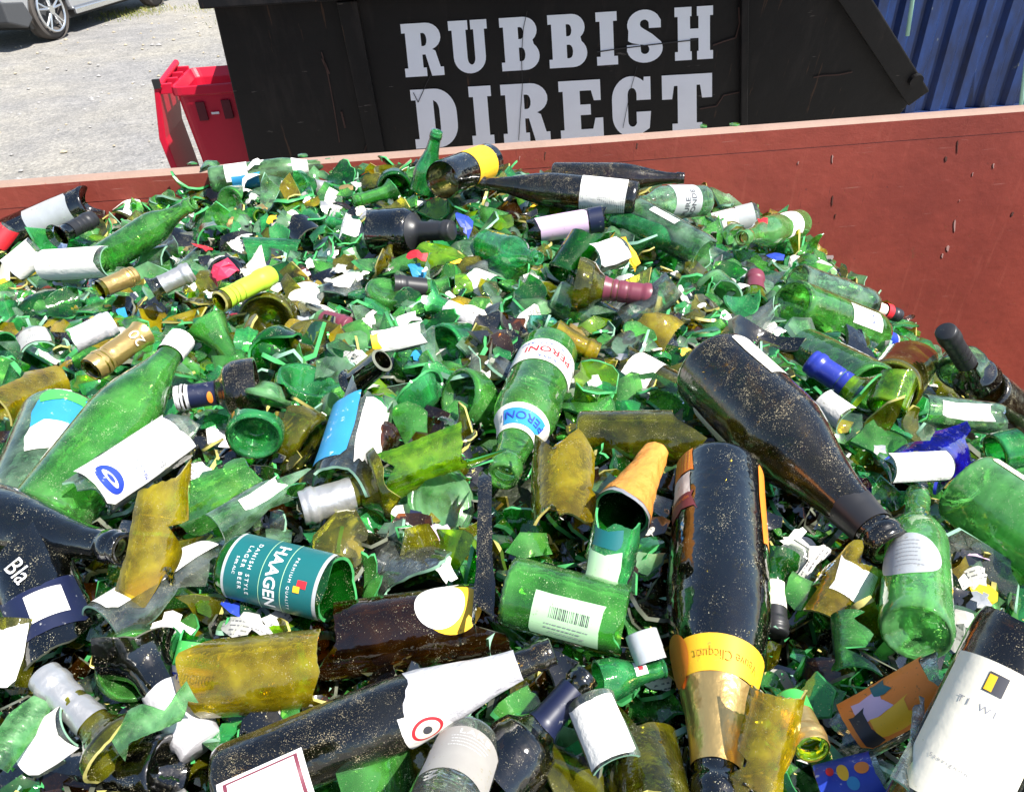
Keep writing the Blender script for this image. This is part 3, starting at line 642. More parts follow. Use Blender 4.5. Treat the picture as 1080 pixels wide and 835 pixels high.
def jag(n, amp, seed, period=True, rough=.5):
    """a broken line: one value per column"""
    r_ = random.Random(seed); m = r_.randint(4, 7) if n > 9 else 3; ks = [r_.uniform(-1.1, 1.1)+(r_.uniform(0, 1)**3)*2*r_.choice((-1, 1)) for _ in range(m)]
    kp = sorted([0]+[r_.uniform(.05, .95) for _ in range(m-(1 if period else 2))]+[1])
    if period: ks.append(ks[0])
    out = []
    for j in range(n):
        u = j/(n if period else max(1, n-1)); out.append(amp*(float(np.interp(u, kp, ks))+r_.uniform(-.12, .12)*rough))
    return out
def shell(P_, lo, hi, th0=0., th1=360., nth=40, nz=20, thick=0.0, lo_j=0, hi_j=0, seed=1, knurl=True, side_j=0):
    """piece of a bottle's wall between two arc lengths; edges may be broken; thick adds an inner face and a broken edge band"""
    full = (th1-th0) >= 359.9
    nc = nth if full else nth+1
    L0 = jag(nc, lo_j, seed*7+1, full) if lo_j else [0]*nc
    L1 = jag(nc, hi_j, seed*7+2, full) if hi_j else [0]*nc
    base_s = [lo+(hi-lo)*i/nz for i in range(nz+1)]+[s for s in P_.s if lo < s < hi]
    S = sorted(set(round(float(s), 5) for s in base_s)); ns = len(S)
    SJ = jag(ns, side_j, seed*7+3, False) if side_j else [0]*ns
    SK = jag(ns, side_j, seed*7+4, False) if side_j else [0]*ns
    V = []; Fs = []; mi = []
    def pt(s, j, off, row):
        a_lo = lo+L0[j]; a_hi = hi+L1[j]; s = min(max(s, a_lo) if lo_j else s, a_hi if hi_j else s)
        if hi_j and row == ns-1 and L1[j] > 0: s = a_hi
        if lo_j and row == 0 and L0[j] < 0: s = a_lo
        s = min(max(s, 0), P_.s[-1])
        r, z = P_.at(s)
        r2, z2 = P_.at(min(s+.002, P_.s[-1])); dr, dz = r2-r, z2-z; l = math.hypot(dr, dz) or 1
        nr, nz_ = dz/l, -dr/l
        r += -nr*off; z += -nz_*off; r = max(r, 0)
        if knurl and s < .05 and z < .004 and r > .75*max(P_.r[:8]) and j % 2: z += .0008
        f = j/nth; th = th0+(th1-th0)*f
        if not full: w = SJ[row]*(1-f)+SK[row]*f; th += w
        return (r*math.cos(R(th)), r*math.sin(R(th)), z)
    for (off, flip) in ((0, False), (thick, True)) if thick else ((0, False),):
        b = len(V)
        for i, s in enumerate(S):
            for j in range(nc): V.append(pt(s, j, off, i))
        for i in range(ns-1):
            for j in range(nth):
                a = b+i*nc+j; a2 = b+i*nc+(j+1) % nc; q = (a, a2, a2+nc, a+nc)
                Fs.append(q[::-1] if flip else q); mi.append(0)
    if thick:
        m = ns*nc
        def band(A):
            # own vertices, so that the broken edge stays crisp
            b = len(V)
            for i in A: V.append(V[i]); V.append(V[i+m])
            for i in range(len(A)-1): Fs.append((b+2*i, b+2*i+2, b+2*i+3, b+2*i+1)); mi.append(1)
        top = [(ns-1)*nc+j for j in range(nc)]; bot = [j for j in range(nc)]
        if full: top.append(top[0]); bot.append(bot[0])
        if hi < P_.s[-1]-.003: band(top)
        if lo > .001: band(bot[::-1])
        if not full:
            band([i*nc for i in range(ns)][::-1]); band([i*nc+nc-1 for i in range(ns)])
    # drop faces that collapsed to nothing
    F2 = []; M2 = []
    for f, m_ in zip(Fs, mi):
        vs_ = [V[i] for i in f]; keep = []
        for i, v in enumerate(vs_):
            if all(sum((v[c]-vs_[k][c])**2 for c in range(3)) > 1e-12 for k in keep): keep.append(i)
        if len(keep) >= 3: F2.append(tuple(f[i] for i in keep)); M2.append(m_)
    return V, F2, M2

def patch(P_, z0, z1, th0, th1, off=.0006, nth=16, nz=8, torn=0, seed=1, shape='rect', zc=None):
    """label stuck to the wall: rect, ellipse or torn outline"""
    V = []; Fs = []; r_ = random.Random(seed)
    jl = jag(nz+1, torn, seed+1, False) if torn else [0]*(nz+1); jr = jag(nz+1, torn, seed+2, False) if torn else [0]*(nz+1)
    jb = jag(nth+1, torn, seed+3, False) if torn else [0]*(nth+1); jt = jag(nth+1, torn, seed+4, False) if torn else [0]*(nth+1)
    for i in range(nz+1):
        v = i/nz
        for j in range(nth+1):
            u = j/nth
            if shape == 'ellipse':
                X = 2*u-1; Y = 2*v-1; X, Y = X*math.sqrt(1-Y*Y/2), Y*math.sqrt(1-X*X/2); uu, vv = (X+1)/2, (Y+1)/2
            else: uu, vv = u, v
            z = z0+(z1-z0)*vv; 
            if torn: z += (jb[j]*(1-vv)+jt[j]*vv)
            th = th0+(th1-th0)*uu
            if torn: th += (jl[i]*(1-uu)+jr[i]*uu)*1400
            z = min(max(z, .006), P_.L-.001); r = P_.r_of_z(z)+off
            V.append((r*math.cos(R(th)), r*math.sin(R(th)), z))
    for i in range(nz):
        for j in range(nth): a = i*(nth+1)+j; Fs.append((a, a+1, a+nth+2, a+nth+1))
    return V, Fs
def wrap_text(P_, s, zc, thc, h, rot=0, off=.0011, bold=0.0, squeeze=1.0, spacing=1.0):
    V2, Fs = text_mesh(s, bold, spacing); V = []; cr, sr = math.cos(R(rot)), math.sin(R(rot))
    for x, y in V2:
        x *= h*squeeze; y *= h; X = x*cr-y*sr; Y = x*sr+y*cr
        z = min(max(zc+Y, .002), P_.L-.001); r = P_.r_of_z(z)+off; th = R(thc)+X/max(P_.r_of_z(zc), .008)
        V.append((r*math.cos(th), r*math.sin(th), z))
    return V, Fs
def barcode(P_, zc, thc, w, h, rot=0, off=.0011, seed=1):
    r_ = random.Random(seed); V = []; Fs = []; x = -w/2; cr, sr = math.cos(R(rot)), math.sin(R(rot))
    while x < w/2:
        b = r_.choice((.0004, .0007, .001))
        idx = []
        for (X0, Y0_) in ((x, -h/2), (x+b, -h/2), (x+b, h/2), (x, h/2)):
            X = X0*cr-Y0_*sr; Y = X0*sr+Y0_*cr; z = zc+Y; r = P_.r_of_z(z)+off; th = R(thc)+X/P_.r_of_z(zc)
            idx.append(len(V)); V.append((r*math.cos(th), r*math.sin(th), z))
        Fs.append(tuple(idx)); x += b+r_.choice((.0005, .0009, .0013))
    return V, Fs

HERO = []      # (Pa, Pb, radius, (px a), (px b), width px)
LAND = []      # landmarks for labels: (pixel centre, phrase)
def frame(Pa, Pb, scale):
    z = (Pb-Pa).normalized(); c = (Pa+Pb)/2; x = (CAM-c); x = (x-z*x.dot(z)).normalized(); y = z.cross(x)
    return z, x, y, scale
def place(a, b, L, dz=.012, tip='flat', dz2=None):
    """axis start on the heap under pixel a; axis end on the sight line of pixel b, L metres away"""
    Pa = hit(*a, dz); d = ray(*b)
    if dz2 is not None:
        Pb = hit(*b, dz2); return Pa, Pb
    t = Pa.dot(d); q = (Pa-d*t).length
    if q >= L: return Pa, d*t
    s = math.sqrt(L*L-q*q); c = [d*(t-s), d*(t+s)]
    if tip == 'near': return Pa, c[0]
    if tip == 'far': return Pa, c[1]
    c.sort(key=lambda p: abs(p.z-H(p.x, p.y)-dz)); return Pa, c[0]

def bottle(name, cat, label, kind, a, b, w, gl, z0=0.0, z1=None, wr=None, tip='flat', dz=.012, dz2=None, lo_j=0, hi_j=0, thick=0, th=(0, 360),
           side_j=0, parts=(), land=None, seed=1, group=None, nth=44, fill=None, roll=0, glab=None):
    """a bottle or a piece of one. a, b: pixels of its two ends (z0 end, z1 end); w: its width there in pixels"""
    P_ = PR[kind]; z1 = P_.L if z1 is None else z1
    Rm = wr or float(max(P_.r)); p0 = hit(*a, dz); dist = p0.dot(fw)
    sc = w*dist/F/(2*Rm)*(1-min(.12, w/F/2*1.5)); sc = min(max(sc, .38), 1.5)
    Pa, Pb = place(a, b, (z1-z0)*sc, dz, tip, dz2)
    real = (Pb-Pa).length; zs = min(max(real/((z1-z0)*sc), .55), 1.5)
    z, x, y, _ = frame(Pa, Pb, sc)
    if roll: x, y = x*math.cos(R(roll))+y*math.sin(R(roll)), y*math.cos(R(roll))-x*math.sin(R(roll))
    org = Pa-z*(z0*sc*zs)
    M = Matrix(((x.x*sc, y.x*sc, z.x*sc*zs, org.x), (x.y*sc, y.y*sc, z.y*sc*zs, org.y), (x.z*sc, y.z*sc, z.z*sc*zs, org.z), (0, 0, 0, 1)))
    broken = thick or lo_j or hi_j or th != (0, 360)
    slo = 0.0 if z0 <= 0 else P_.s_of_z(z0); shi = P_.s[-1] if z1 >= P_.L-.0005 else P_.s_of_z(z1)
    if th != (0, 360): side_j *= 1.9; lo_j *= 1.5; hi_j *= 1.5
    V, Fs, mi = shell(P_, slo, shi, th[0], th[1], nth if th == (0, 360) else max(8, int(nth*(th[1]-th[0])/360)), 22, thick or (.0032 if broken else 0), lo_j, hi_j, seed, side_j=side_j)
    mats = [G[gl], EG[EDGE[gl]]]
    if parts:
        root = empty(name, M); g = mesh_obj('glass_wall', V, Fs, mats, root, mi)
        for p in parts: make_part(P_, p, root, sc)
    else:
        root = mesh_obj(name, V, Fs, mats, None, mi, mw=M)
    tag(root, label, cat, group)
    rad = sc*max(P_.r_of_z(z0 or .02), P_.r_of_z(min(z1, P_.L)))
    HERO.append((Pa.copy(), Pb.copy(), rad, px(Pa), px(Pb), w, wr is not None))
    if land: LAND.append((((a[0]+b[0])/2, (a[1]+b[1])/2), land))
    return root

def make_part(P_, p, root, sc):
    t = p[0]
    if t == 'label':     # ('label', colour, z0, z1, th0, th1, {opts}, [sub prints])
        _, col, z0, z1, t0, t1 = p[:6]; op = p[6] if len(p) > 6 else {}
        V, Fs = patch(P_, z0, z1, t0, t1, off=op.get('off', .0007), torn=op.get('torn', 0), shape=op.get('shape', 'rect'), seed=op.get('seed', 3))
        o = mesh_obj(op.get('name', 'label'), V, Fs, [P[col]], root)
        for q in (p[7] if len(p) > 7 else []): make_part(P_, q, o, sc)
    elif t == 'text':    # ('text', string, zc, thc, height, rot, colour)
        _, s, zc, thc, h, rot, col = p[:7]; kw = p[7] if len(p) > 7 else {}
        V, Fs = wrap_text(P_, s, zc, thc, h, rot, **kw)
        if V: mesh_obj('lettering', V, Fs, [P[col]], root, smooth=False)
    elif t == 'bar':
        _, zc, thc, w, h, rot = p[:6]; V, Fs = barcode(P_, zc, thc, w, h, rot); mesh_obj('barcode', V, Fs, [P['print']], root, smooth=False)
    elif t == 'lines':   # rows of tiny print, as short dashes: ('lines', zc, thc, w, h, rot, n, colour)
        _, zc, thc, w, h, rot, n, col = p; V = []; Fs = []; r_ = random.Random(int(zc*1e4)+n); cr, sr = math.cos(R(rot)), math.sin(R(rot))
        for i in range(n):
            yy = h/2-h*i/max(1, n-1); x = -w/2+r_.uniform(0, .15)*w; end = w/2-r_.uniform(0, .25)*w
            while x < end:
                dx = r_.uniform(.0012, .004); idx = []
                for X0, Y0_ in ((x, yy), (x+dx, yy), (x+dx, yy+.0009), (x, yy+.0009)):
                    X = X0*cr-Y0_*sr; Y = X0*sr+Y0_*cr; z = zc+Y; r = P_.r_of_z(z)+.0012; th_ = R(thc)+X/P_.r_of_z(zc)
                    idx.append(len(V)); V.append((r*math.cos(th_), r*math.sin(th_), z))
                Fs.append(tuple(idx)); x += dx+.0008
        mesh_obj('small_print', V, Fs, [P[col]], root, smooth=False)
    elif t == 'capsule':  # ('capsule', colour, z0, z1, {grooves, closed, name, torn})
        _, col, z0, z1 = p[:4]; op = p[4] if len(p) > 4 else {}; V = []; Fs = []; n = 36; k = 26; g = op.get('grooves', [])
        off = op.get('off', .0009); jt = jag(n, op.get('torn', 0), 5) if op.get('torn') else [0]*n
        for i in range(k+1):
            z = z0+(z1-z0)*i/k
            for j in range(n):
                zz = z+jt[j]*(1-i/k); r = (op['r'] if 'r' in op else max(P_.r_of_z(min(zz, P_.L)), op.get('rmin', .0138)))+off
                for gz in g:
                    if abs(z-gz) < .0016: r -= .0011
                if op.get('crumple') or col in ('gold', 'copper', 'whitefoil', 'silver'): r += op.get('crumple', .0006)*mnoise.noise(Vector((math.cos(2*math.pi*j/n)*2.2, math.sin(2*math.pi*j/n)*2.2, z*90)))
                if op.get('ribs') and z > z1-op['ribs'] and j % 2: r += .0006
                V.append((r*math.cos(2*math.pi*j/n), r*math.sin(2*math.pi*j/n), zz))
        for i in range(k):
            for j in range(n): Fs.append((i*n+j, i*n+(j+1) % n, (i+1)*n+(j+1) % n, (i+1)*n+j))
        if op.get('closed', True):
            b = len(V); rr = op.get('r', max(P_.r_of_z(min(z1, P_.L)), op.get('rmin', .0138)))+off
            for j in range(n): V.append(((rr-.0012)*math.cos(2*math.pi*j/n), (rr-.0012)*math.sin(2*math.pi*j/n), z1+.0009))
            for j in range(n): Fs.append((k*n+j, k*n+(j+1) % n, b+(j+1) % n, b+j))
            Fs.append(tuple(b+j for j in range(n)))
        mesh_obj(op.get('name', 'capsule'), V, Fs, [P[col]], root)
exec_marker = 0

# ------------------------------------------------------------------ the bottles and large pieces one can pick out
B = bottle
WB_G = 'whole bottles lying on the heap'
NK = .0155
B('wine_bottle', 'wine bottle', 'large dusty black wine bottle slanting down across the heap, white label strip on its flank', 'slim',
  (752, 388), (940, 578), 100, 'dusty', dz2=.036, dz=.042, seed=2, land='the big dusty black bottle', parts=[
  ('label', 'wprint', .012, .088, -100, -48, {'torn': .002}), ('label', 'cream', .045, .120, 62, 88, {'torn': .002, 'seed': 8}), ('capsule', 'black', .246, .274, {'closed': False, 'torn': .008, 'name': 'neck_sleeve'})])
B('champagne_bottle', 'champagne bottle', 'upturned black sparkling wine bottle with yellow neck band above gold foil and torn orange labels', 'champ',
  (758, 498), (755, 858), 98, 'dark', dz=.02, dz2=.012, seed=3, land='the gold-foiled black bottle', parts=[
  ('label', 'orange', .004, .036, 36, 72, {'torn': .0015}, [('lines', .02, 54, .026, .022, 90, 6, 'yellow')]),
  ('label', 'white', .037, .064, 38, 70, {'torn': .001, 'name': 'white_label'}), ('label', 'burgundy', .064, .086, 34, 74, {'torn': .004, 'name': 'dark_label'}, [('text', 'ponsardin', .07, 54, .006, 180, 'orange')]),
  ('label', 'orange', .012, .105, -78, -56, {'torn': .003, 'name': 'side_label'}),
  ('capsule', 'yellow', .206, .231, {'closed': False, 'name': 'neck_band', 'off': .0013}), ('text', 'Veuve Clicquot', .2195, -16, .009, 0, 'printgold', {'off': .0026, 'squeeze': .8}),
  ('label', 'orange', .199, .236, 40, 92, {'shape': 'ellipse', 'off': .0024, 'name': 'medallion'}),
  ('capsule', 'gold', .231, .284, {'closed': False, 'torn': .003, 'name': 'neck_foil'})])
B('beer_bottle', 'beer bottle', 'bright green beer bottle with a round silver label, its base towards the viewer', 'stub',
  (966, 668), (968, 505), 80, 'glow', dz=.036, dz2=.024, seed=4, land='the silver-labelled green bottle', parts=[
  ('label', 'grey', .036, .094, -72, 42, {'shape': 'ellipse'}, [('lines', .065, -12, .03, .034, 0, 7, 'printgrey')])])
B('wine_bottle', 'wine bottle', 'fat bright green bottle at the right edge with a pale strip along its top', 'wine',
  (1018, 512), (1150, 604), 88, 'glow', dz=.036, dz2=.03, seed=5, land='the fat green bottle at the right edge', parts=[('label', 'cream', .015, .16, -84, -62, {'torn': .002})])
B('beer_bottle', 'beer bottle', 'green beer bottle with red-lettered white label, mouth pointing down at the viewer', 'beer',
  (580, 370), (530, 503), 64, 'bright', tip='near', dz=.012, seed=6, land='the red-lettered green bottle', parts=[
  ('label', 'white', .034, .078, -85, 85, {}, [('text', 'PERONI', .056, 0, .012, 0, 'printred', {'bold': .02, 'squeeze': .9}), ('text', 'NASTRO AZZURRO', .043, 0, .005, 0, 'printblue'), ('text', 'BIRRA', .071, 0, .005, 0, 'printblue')]),
  ('label', 'white', .152, .180, -100, 100, {'name': 'neck_label'}, [('label', 'skyblue', .158, .175, -55, 55, {'off': .0012, 'name': 'blue_panel'}), ('text', 'PERONI', .166, 0, .008, 0, 'printblue', {'off': .002})])])
B('wine_bottle', 'wine bottle', 'big smooth green bottle with a white screw cap, slanting up to the right', 'burg',
  (48, 548), (190, 360), 90, 'bright', tip='far', dz=.036, seed=7, land='the white-capped green bottle', parts=[
  ('label', 'grey', .085, .150, 48, 78, {'torn': .003}, [('bar', .12, 63, .012, .04, 90)]),
  ('capsule', 'white', .270, .303, {'r': .0165, 'ribs': .02, 'name': 'screw_cap', 'grooves': [.277]})])
B('broken_bottle', 'broken bottle', 'broken pale green bottle with blue and white label, left of the white-capped green bottle', 'wine',
  (68, 436), (22, 560), 84, 'pale', z1=.15, hi_j=.02, tip='near', dz=.03, seed=8, parts=[
  ('label', 'skyblue', .012, .055, -60, 45, {'torn': .006}), ('label', 'white', .05, .085, -70, 40, {'torn': .006, 'off': .001}), ('label', 'aqua' if 'aqua' in P else 'green', .008, .022, -20, 40, {'torn': .003, 'off': .0016, 'name': 'green_label'})])
B('broken_bottle', 'broken bottle', 'broken clear bottle side carrying a white label with a blue oval seal', 'wine',
  (84, 528), (190, 458), 66, 'clear', z0=.03, z1=.17, th=(-70, 65), side_j=8, lo_j=.006, hi_j=.01, dz=.05, dz2=.04, seed=9, land='the white label with a blue oval seal', parts=[
  ('label', 'white', .038, .158, -62, 52, {'torn': .005}, [('label', 'blue', .042, .064, -38, 32, {'shape': 'ellipse', 'off': .0012, 'name': 'blue_seal'}), ('label', 'white', .0495, .0565, -26, 20, {'shape': 'ellipse', 'off': .0017, 'name': 'seal_centre'}), ('label', 'blue', .051, .055, -14, 8, {'shape': 'ellipse', 'off': .0021, 'name': 'seal_core'}),
    ('text', 'ERSTON', .112, 6, .008, 180, 'printgrey'), ('text', 'MARLBOROUGH', .088, 0, .005, 180, 'printblue'), ('text', 'ORIGIN', .082, 0, .0045, 180, 'printblue')])])
B('wine_bottle', 'wine bottle', 'shiny dark blue-black wine bottle reaching in from the left edge, open mouth to the right', 'burg',
  (-130, 528), (132, 579), 84, 'dark', dz=.04, dz2=.05, seed=10, land='the dark bottle neck at the left edge')
B('broken_bottle', 'broken bottle', 'half shell of a broken bottle lined with a white label, beside olive shards', 'burg',
  (108, 668), (232, 588), 74, 'clear', z0=.02, z1=.2, th=(-150, 20), side_j=10, hi_j=.01, dz=.02, seed=11, land='the half shell with white lining', parts=[('label', 'white', .03, .19, -120, -20, {'torn': .006, 'off': .001})])
B('bottle_bottom', 'bottle base', 'round green bottle base with a knurled rim facing the viewer', 'wine', (143, 704), (140, 690), 82, 'bright', z1=.05, hi_j=.012, tip='far', dz=.015, seed=12, land='the knurled green bottle base')
B('broken_bottle', 'beer bottle', 'broken green beer bottle with a large teal label and white lettering', 'stub',
  (244, 594), (358, 622), 73, 'deep', z1=.125, hi_j=.006, dz=.03, seed=13, land='the teal-labelled bottle', parts=[
  ('label', 'grey', .012, .117, -74, 74, {'name': 'label_border'}), ('label', 'teal', .0155, .1135, -71, 71, {'off': .0012}, [
    ('text', 'HAAGEN', .067, 4, .013, 0, 'printw', {'bold': .03, 'off': .0018, 'squeeze': .92}), ('text', 'PREMIUM QUALITY', .087, 10, .0036, 0, 'printw', {'off': .0018, 'spacing': 1.5}),
    ('text', 'DANISH STYLE', .042, 0, .0042, 0, 'printw', {'off': .0018, 'spacing': 1.4}), ('text', 'LAGER BEER', .034, 0, .0042, 0, 'printw', {'off': .0018, 'spacing': 1.4}), ('text', '5.0% ALC', .026, 0, .003, 0, 'printw', {'off': .0018}),
    ('label', 'palegreen', .055, .0556, -71, 71, {'off': .0018, 'name': 'rule'}), ('label', 'palegreen', .079, .0796, -71, 71, {'off': .0018, 'name': 'rule'}),
    ('label', 'red', .096, .106, 0, 12, {'off': .002, 'name': 'red_emblem'}), ('label', 'yellow', .093, .1, 10, 20, {'off': .0022, 'name': 'yellow_emblem'})])])
B('bottle_neck', 'bottle neck', 'wine bottle neck in a grey metal capsule, among white scraps at the lower left', 'wine',
  (124, 788), (46, 712), 37, 'olive', z0=.205, wr=NK, dz=.03, dz2=.045, lo_j=.006, seed=14, land='the grey-capsuled neck at the lower left', parts=[('capsule', 'silver', .236, .300, {'grooves': [.258, .262]})])
B('wine_bottle', 'wine bottle', 'dark wine bottle with a blue sheen half buried at the bottom left corner', 'wine', (180, 812), (-60, 836), 80, 'dark', dz=.0, seed=15)
B('broken_bottle', 'broken bottle', 'squarish broken amber-olive bottle wall below the teal-labelled bottle', 'wine', (218, 716), (338, 704), 88, 'yellow', z0=.03, z1=.14, th=(-85, 85), side_j=6, lo_j=.01, hi_j=.008, dz=.015, seed=16, land='the amber-olive bottle wall')
B('broken_bottle', 'broken bottle', 'broken dark olive bottle with a white and yellow oval label', 'wine', (352, 676), (524, 652), 88, 'brown', z0=.02, z1=.18, hi_j=.016, lo_j=.01, dz=.0, seed=17, land='the oval white and yellow label', parts=[
  ('label', 'yellow', .112, .168, -66, 14, {'shape': 'ellipse'}), ('label', 'white', .104, .152, -72, 4, {'shape': 'ellipse', 'off': .0012, 'name': 'white_label'})])
B('champagne_bottle', 'champagne bottle', 'dusty blue-black bottle along the bottom edge with torn white neck foil and a round emblem', 'champ', (236, 826), (584, 686), 84, 'dusty', dz=.02, seed=18, land='the white-foiled bottle', parts=[
  ('capsule', 'whitefoil', .178, .276, {'closed': False, 'torn': .012, 'name': 'neck_foil', 'off': .0014}), ('label', 'white', .166, .206, 10, 75, {'torn': .003, 'off': .0022, 'name': 'neck_label'}, [
   ('label', 'printred', .172, .2, 22, 66, {'shape': 'ellipse', 'off': .0026, 'name': 'red_ring'}), ('label', 'cream', .175, .197, 27, 61, {'shape': 'ellipse', 'off': .0031, 'name': 'emblem_disc'}), ('label', 'print', .182, .19, 36, 52, {'shape': 'ellipse', 'off': .0036, 'name': 'emblem'})])])
B('wine_bottle', 'wine bottle', 'grey dusty bottle at the bottom edge with a grey label reading LAKE', 'wine', (494, 788), (448, 905), 76, 'clear', z1=.2, dz=.03, seed=19, land='the grey-labelled bottle at the bottom', parts=[
  ('label', 'greylab', .030, .12, -66, 66, {}, [('text', 'LAKE', .042, -5, .010, 180, 'printw', {'spacing': 1.15}), ('lines', .063, 0, .045, .02, 180, 4, 'printw')])])
B('bottle_neck', 'bottle neck', 'dark blue wine bottle neck with a threaded mouth pointing up to the right', 'wine', (522, 822), (620, 710), 36, 'dark', z0=.16, wr=NK, dz=.015, dz2=.03, seed=20, land='the dark threaded neck', parts=[('capsule', 'navy', .228, .278, {'closed': False, 'torn': .002})])
B('broken_bottle', 'beer bottle', 'cut green beer bottle with a pale green back label and barcode', 'stub', (534, 622), (664, 657), 80, 'bright', z1=.112, hi_j=.006, dz=.03, seed=21, land='the cut green bottle with barcode', parts=[
  ('label', 'palegreen', .030, .090, -12, 60, {'torn': .001}, [('bar', .062, 14, .034, .010, 90), ('lines', .062, 40, .04, .008, 90, 3, 'printgrey')])])
B('bottle_neck', 'bottle neck', 'torn bottle neck in shiny copper foil, its wide jagged end open', 'champ', (656, 540), (706, 452), 62, 'deep', z0=.205, z1=.292, wr=.034, lo_j=.008, dz=.035, dz2=.045, seed=22, land='the copper foil neck', parts=[
  ('capsule', 'copper', .207, .291, {'closed': False, 'torn': .006, 'name': 'neck_foil', 'off': .0018, 'crumple': .0022}), ('capsule', 'silver', .202, .212, {'closed': False, 'torn': .005, 'name': 'foil_rim', 'off': .0012})])
B('broken_bottle', 'broken bottle', 'emerald shard with a blurred pale label under the copper foil neck', 'stub', (636, 622), (652, 552), 56, 'emerald', z0=.02, z1=.1, th=(-75, 75), side_j=10, lo_j=.008, hi_j=.01, dz=.02, seed=23, parts=[('label', 'teal', .07, .092, -50, 20, {'torn': .003}), ('label', 'palegreen', .03, .066, -50, 30, {'torn': .004})])
B('broken_bottle', 'broken bottle', 'glowing yellow bottle wall with a pale broken rim, left of the copper foil neck', 'wine', (598, 562), (596, 482), 84, 'yellow', z0=.03, z1=.125, th=(-80, 60), side_j=8, lo_j=.008, hi_j=.01, dz=.01, seed=24, land='the glowing yellow bottle wall')
B('glass_shard', 'glass shard', 'long narrow black glass splinter standing on end in the middle of the heap', 'wine', (514, 686), (512, 512), 74, 'dusty', z0=.01, z1=.21, th=(-26, 18), side_j=5, lo_j=.01, hi_j=.01, dz=.02, dz2=.02, seed=25, land='the long black splinter')
B('bottle_neck', 'bottle neck', 'neck with an open silver capsule tube pointing left', 'wine', (400, 512), (318, 536), 38, 'olive', z0=.205, wr=NK, dz=.03, dz2=.03, lo_j=.01, seed=26, land='the open silver capsule', parts=[('capsule', 'silver', .238, .300, {'closed': False})])
B('broken_bottle', 'broken bottle', 'broken piece with a bright blue and white torn label near the middle left', 'wine', (362, 512), (384, 432), 78, 'clear', z0=.04, z1=.135, th=(-75, 75), side_j=8, lo_j=.008, hi_j=.012, dz=.03, dz2=.03, seed=27, land='the blue and white torn label', parts=[
  ('label', 'skyblue', .045, .13, -72, -8, {'torn': .004}), ('label', 'wprint', .04, .122, -6, 62, {'torn': .005, 'seed': 5})])
B('bottle_neck', 'bottle neck', 'short dark brown bottle neck stuck against the blue and white torn label', 'beer', (384, 482), (410, 455), 30, 'brown', z0=.178, wr=.014, dz=.03, seed=28, lo_j=.004)
B('wine_bottle', 'wine bottle', 'bright green bottle near the red wall with white label and blue neck label', 'wine', (834, 320), (954, 365), 56, 'bright', tip='far', dz=.02, seed=29, land='the blue-necked green bottle', parts=[
  ('label', 'white', .10, .175, -60, -10, {}, [('text', 'XX', .15, -35, .01, 0, 'printblue')]), ('label', 'white', .222, .262, -110, 110, {'name': 'neck_label'}, [('label', 'blue', .227, .258, -80, 80, {'off': .0013, 'name': 'blue_band'})])])
B('wine_bottle', 'wine bottle', 'pale green bottle against the red wall with a red and cream screw capsule', 'wine', (840, 296), (948, 333), 38, 'pale', dz=.02, seed=30, land='the red and cream capsule', parts=[('capsule', 'cream', .222, .252, {'closed': False, 'name': 'cream_sleeve'}), ('capsule', 'red', .252, .268, {'r': .018, 'closed': True}), ('capsule', 'black', .268, .300, {})])
B('broken_bottle', 'broken bottle', 'green bottle with its round base turned to the viewer, beside a blue capsule', 'wine', (922, 411), (852, 372), 62, 'bright', z1=.18, hi_j=.02, tip='far', dz=.024, seed=31, land='the round green base beside the blue capsule')
B('bottle_neck', 'bottle neck', 'glass neck with a dark blue screw capsule lying over a green bottle', 'wine', (908, 416), (855, 381), 29, 'lime', z0=.215, wr=NK, dz=.055, dz2=.055, lo_j=.003, seed=32, land='the dark blue capsule', parts=[('capsule', 'bluecap', .238, .301, {'grooves': [.25]})])
B('broken_bottle', 'broken bottle', 'broken cobalt blue bottle wall speckled with dust', 'wine', (955, 505), (1022, 464), 76, 'blue', z0=.03, z1=.12, th=(-52, 58), side_j=8, lo_j=.01, hi_j=.012, dz=.02, dz2=.02, seed=33, land='the cobalt blue glass')
B('wine_bottle', 'wine bottle', 'dusty black wine bottle lying along the red wall behind all the others', 'burg', (583, 187), (722, 188), 31, 'dusty', dz=.045, seed=34, land='the black bottle along the red wall')
B('wine_bottle', 'wine bottle', 'grey-black wine bottle with a broad white label near the far wall', 'burg', (672, 210), (502, 192), 38, 'dusty', dz=.06, dz2=.04, seed=35, land='the far bottle with the broad white label', parts=[('label', 'wprint', .018, .10, -90, 90, {'torn': .001}, [('lines', .06, 30, .03, .02, 0, 5, 'printgrey')])])
B('beer_bottle', 'beer bottle', 'green bottle by the far wall with a silver label reading PURE BLONDE', 'stub', (742, 212), (664, 214), 34, 'pale', dz=.045, seed=36, land='the silver PURE BLONDE label', parts=[('label', 'grey', .038, .112, -85, 85, {}, [('text', 'PURE', .080, -22, .013, 0, 'print', {'bold': .02}), ('text', 'BLONDE', .062, -14, .013, 0, 'print', {'bold': .02})])])
B('wine_bottle', 'wine bottle', 'pale green bottle with a rounded base and a thin white label, below the far bottles', 'wine', (668, 225), (740, 266), 38, 'pale', z1=.19, dz=.03, seed=37, hi_j=.01, parts=[('label', 'white', .05, .12, -60, -35, {})])
B('wine_bottle', 'wine bottle', 'clear bottle with a silvery white label lying against the red wall', 'wine', (800, 228), (702, 252), 32, 'clear', z1=.22, dz=.03, seed=38, land='the clear bottle with silvery label', parts=[('label', 'grey', .01, .05, -80, 80, {}), ('label', 'wprint', .05, .15, -70, 70, {'torn': .003})])
B('beer_bottle', 'beer bottle', 'long green bottle with a crumpled white label, its base at the red wall', 'beer', (842, 236), (668, 280), 31, 'glow', dz=.06, dz2=.06, seed=39, land='the long green bottle', parts=[('label', 'wprint', .045, .10, -35, 70, {'torn': .006})])
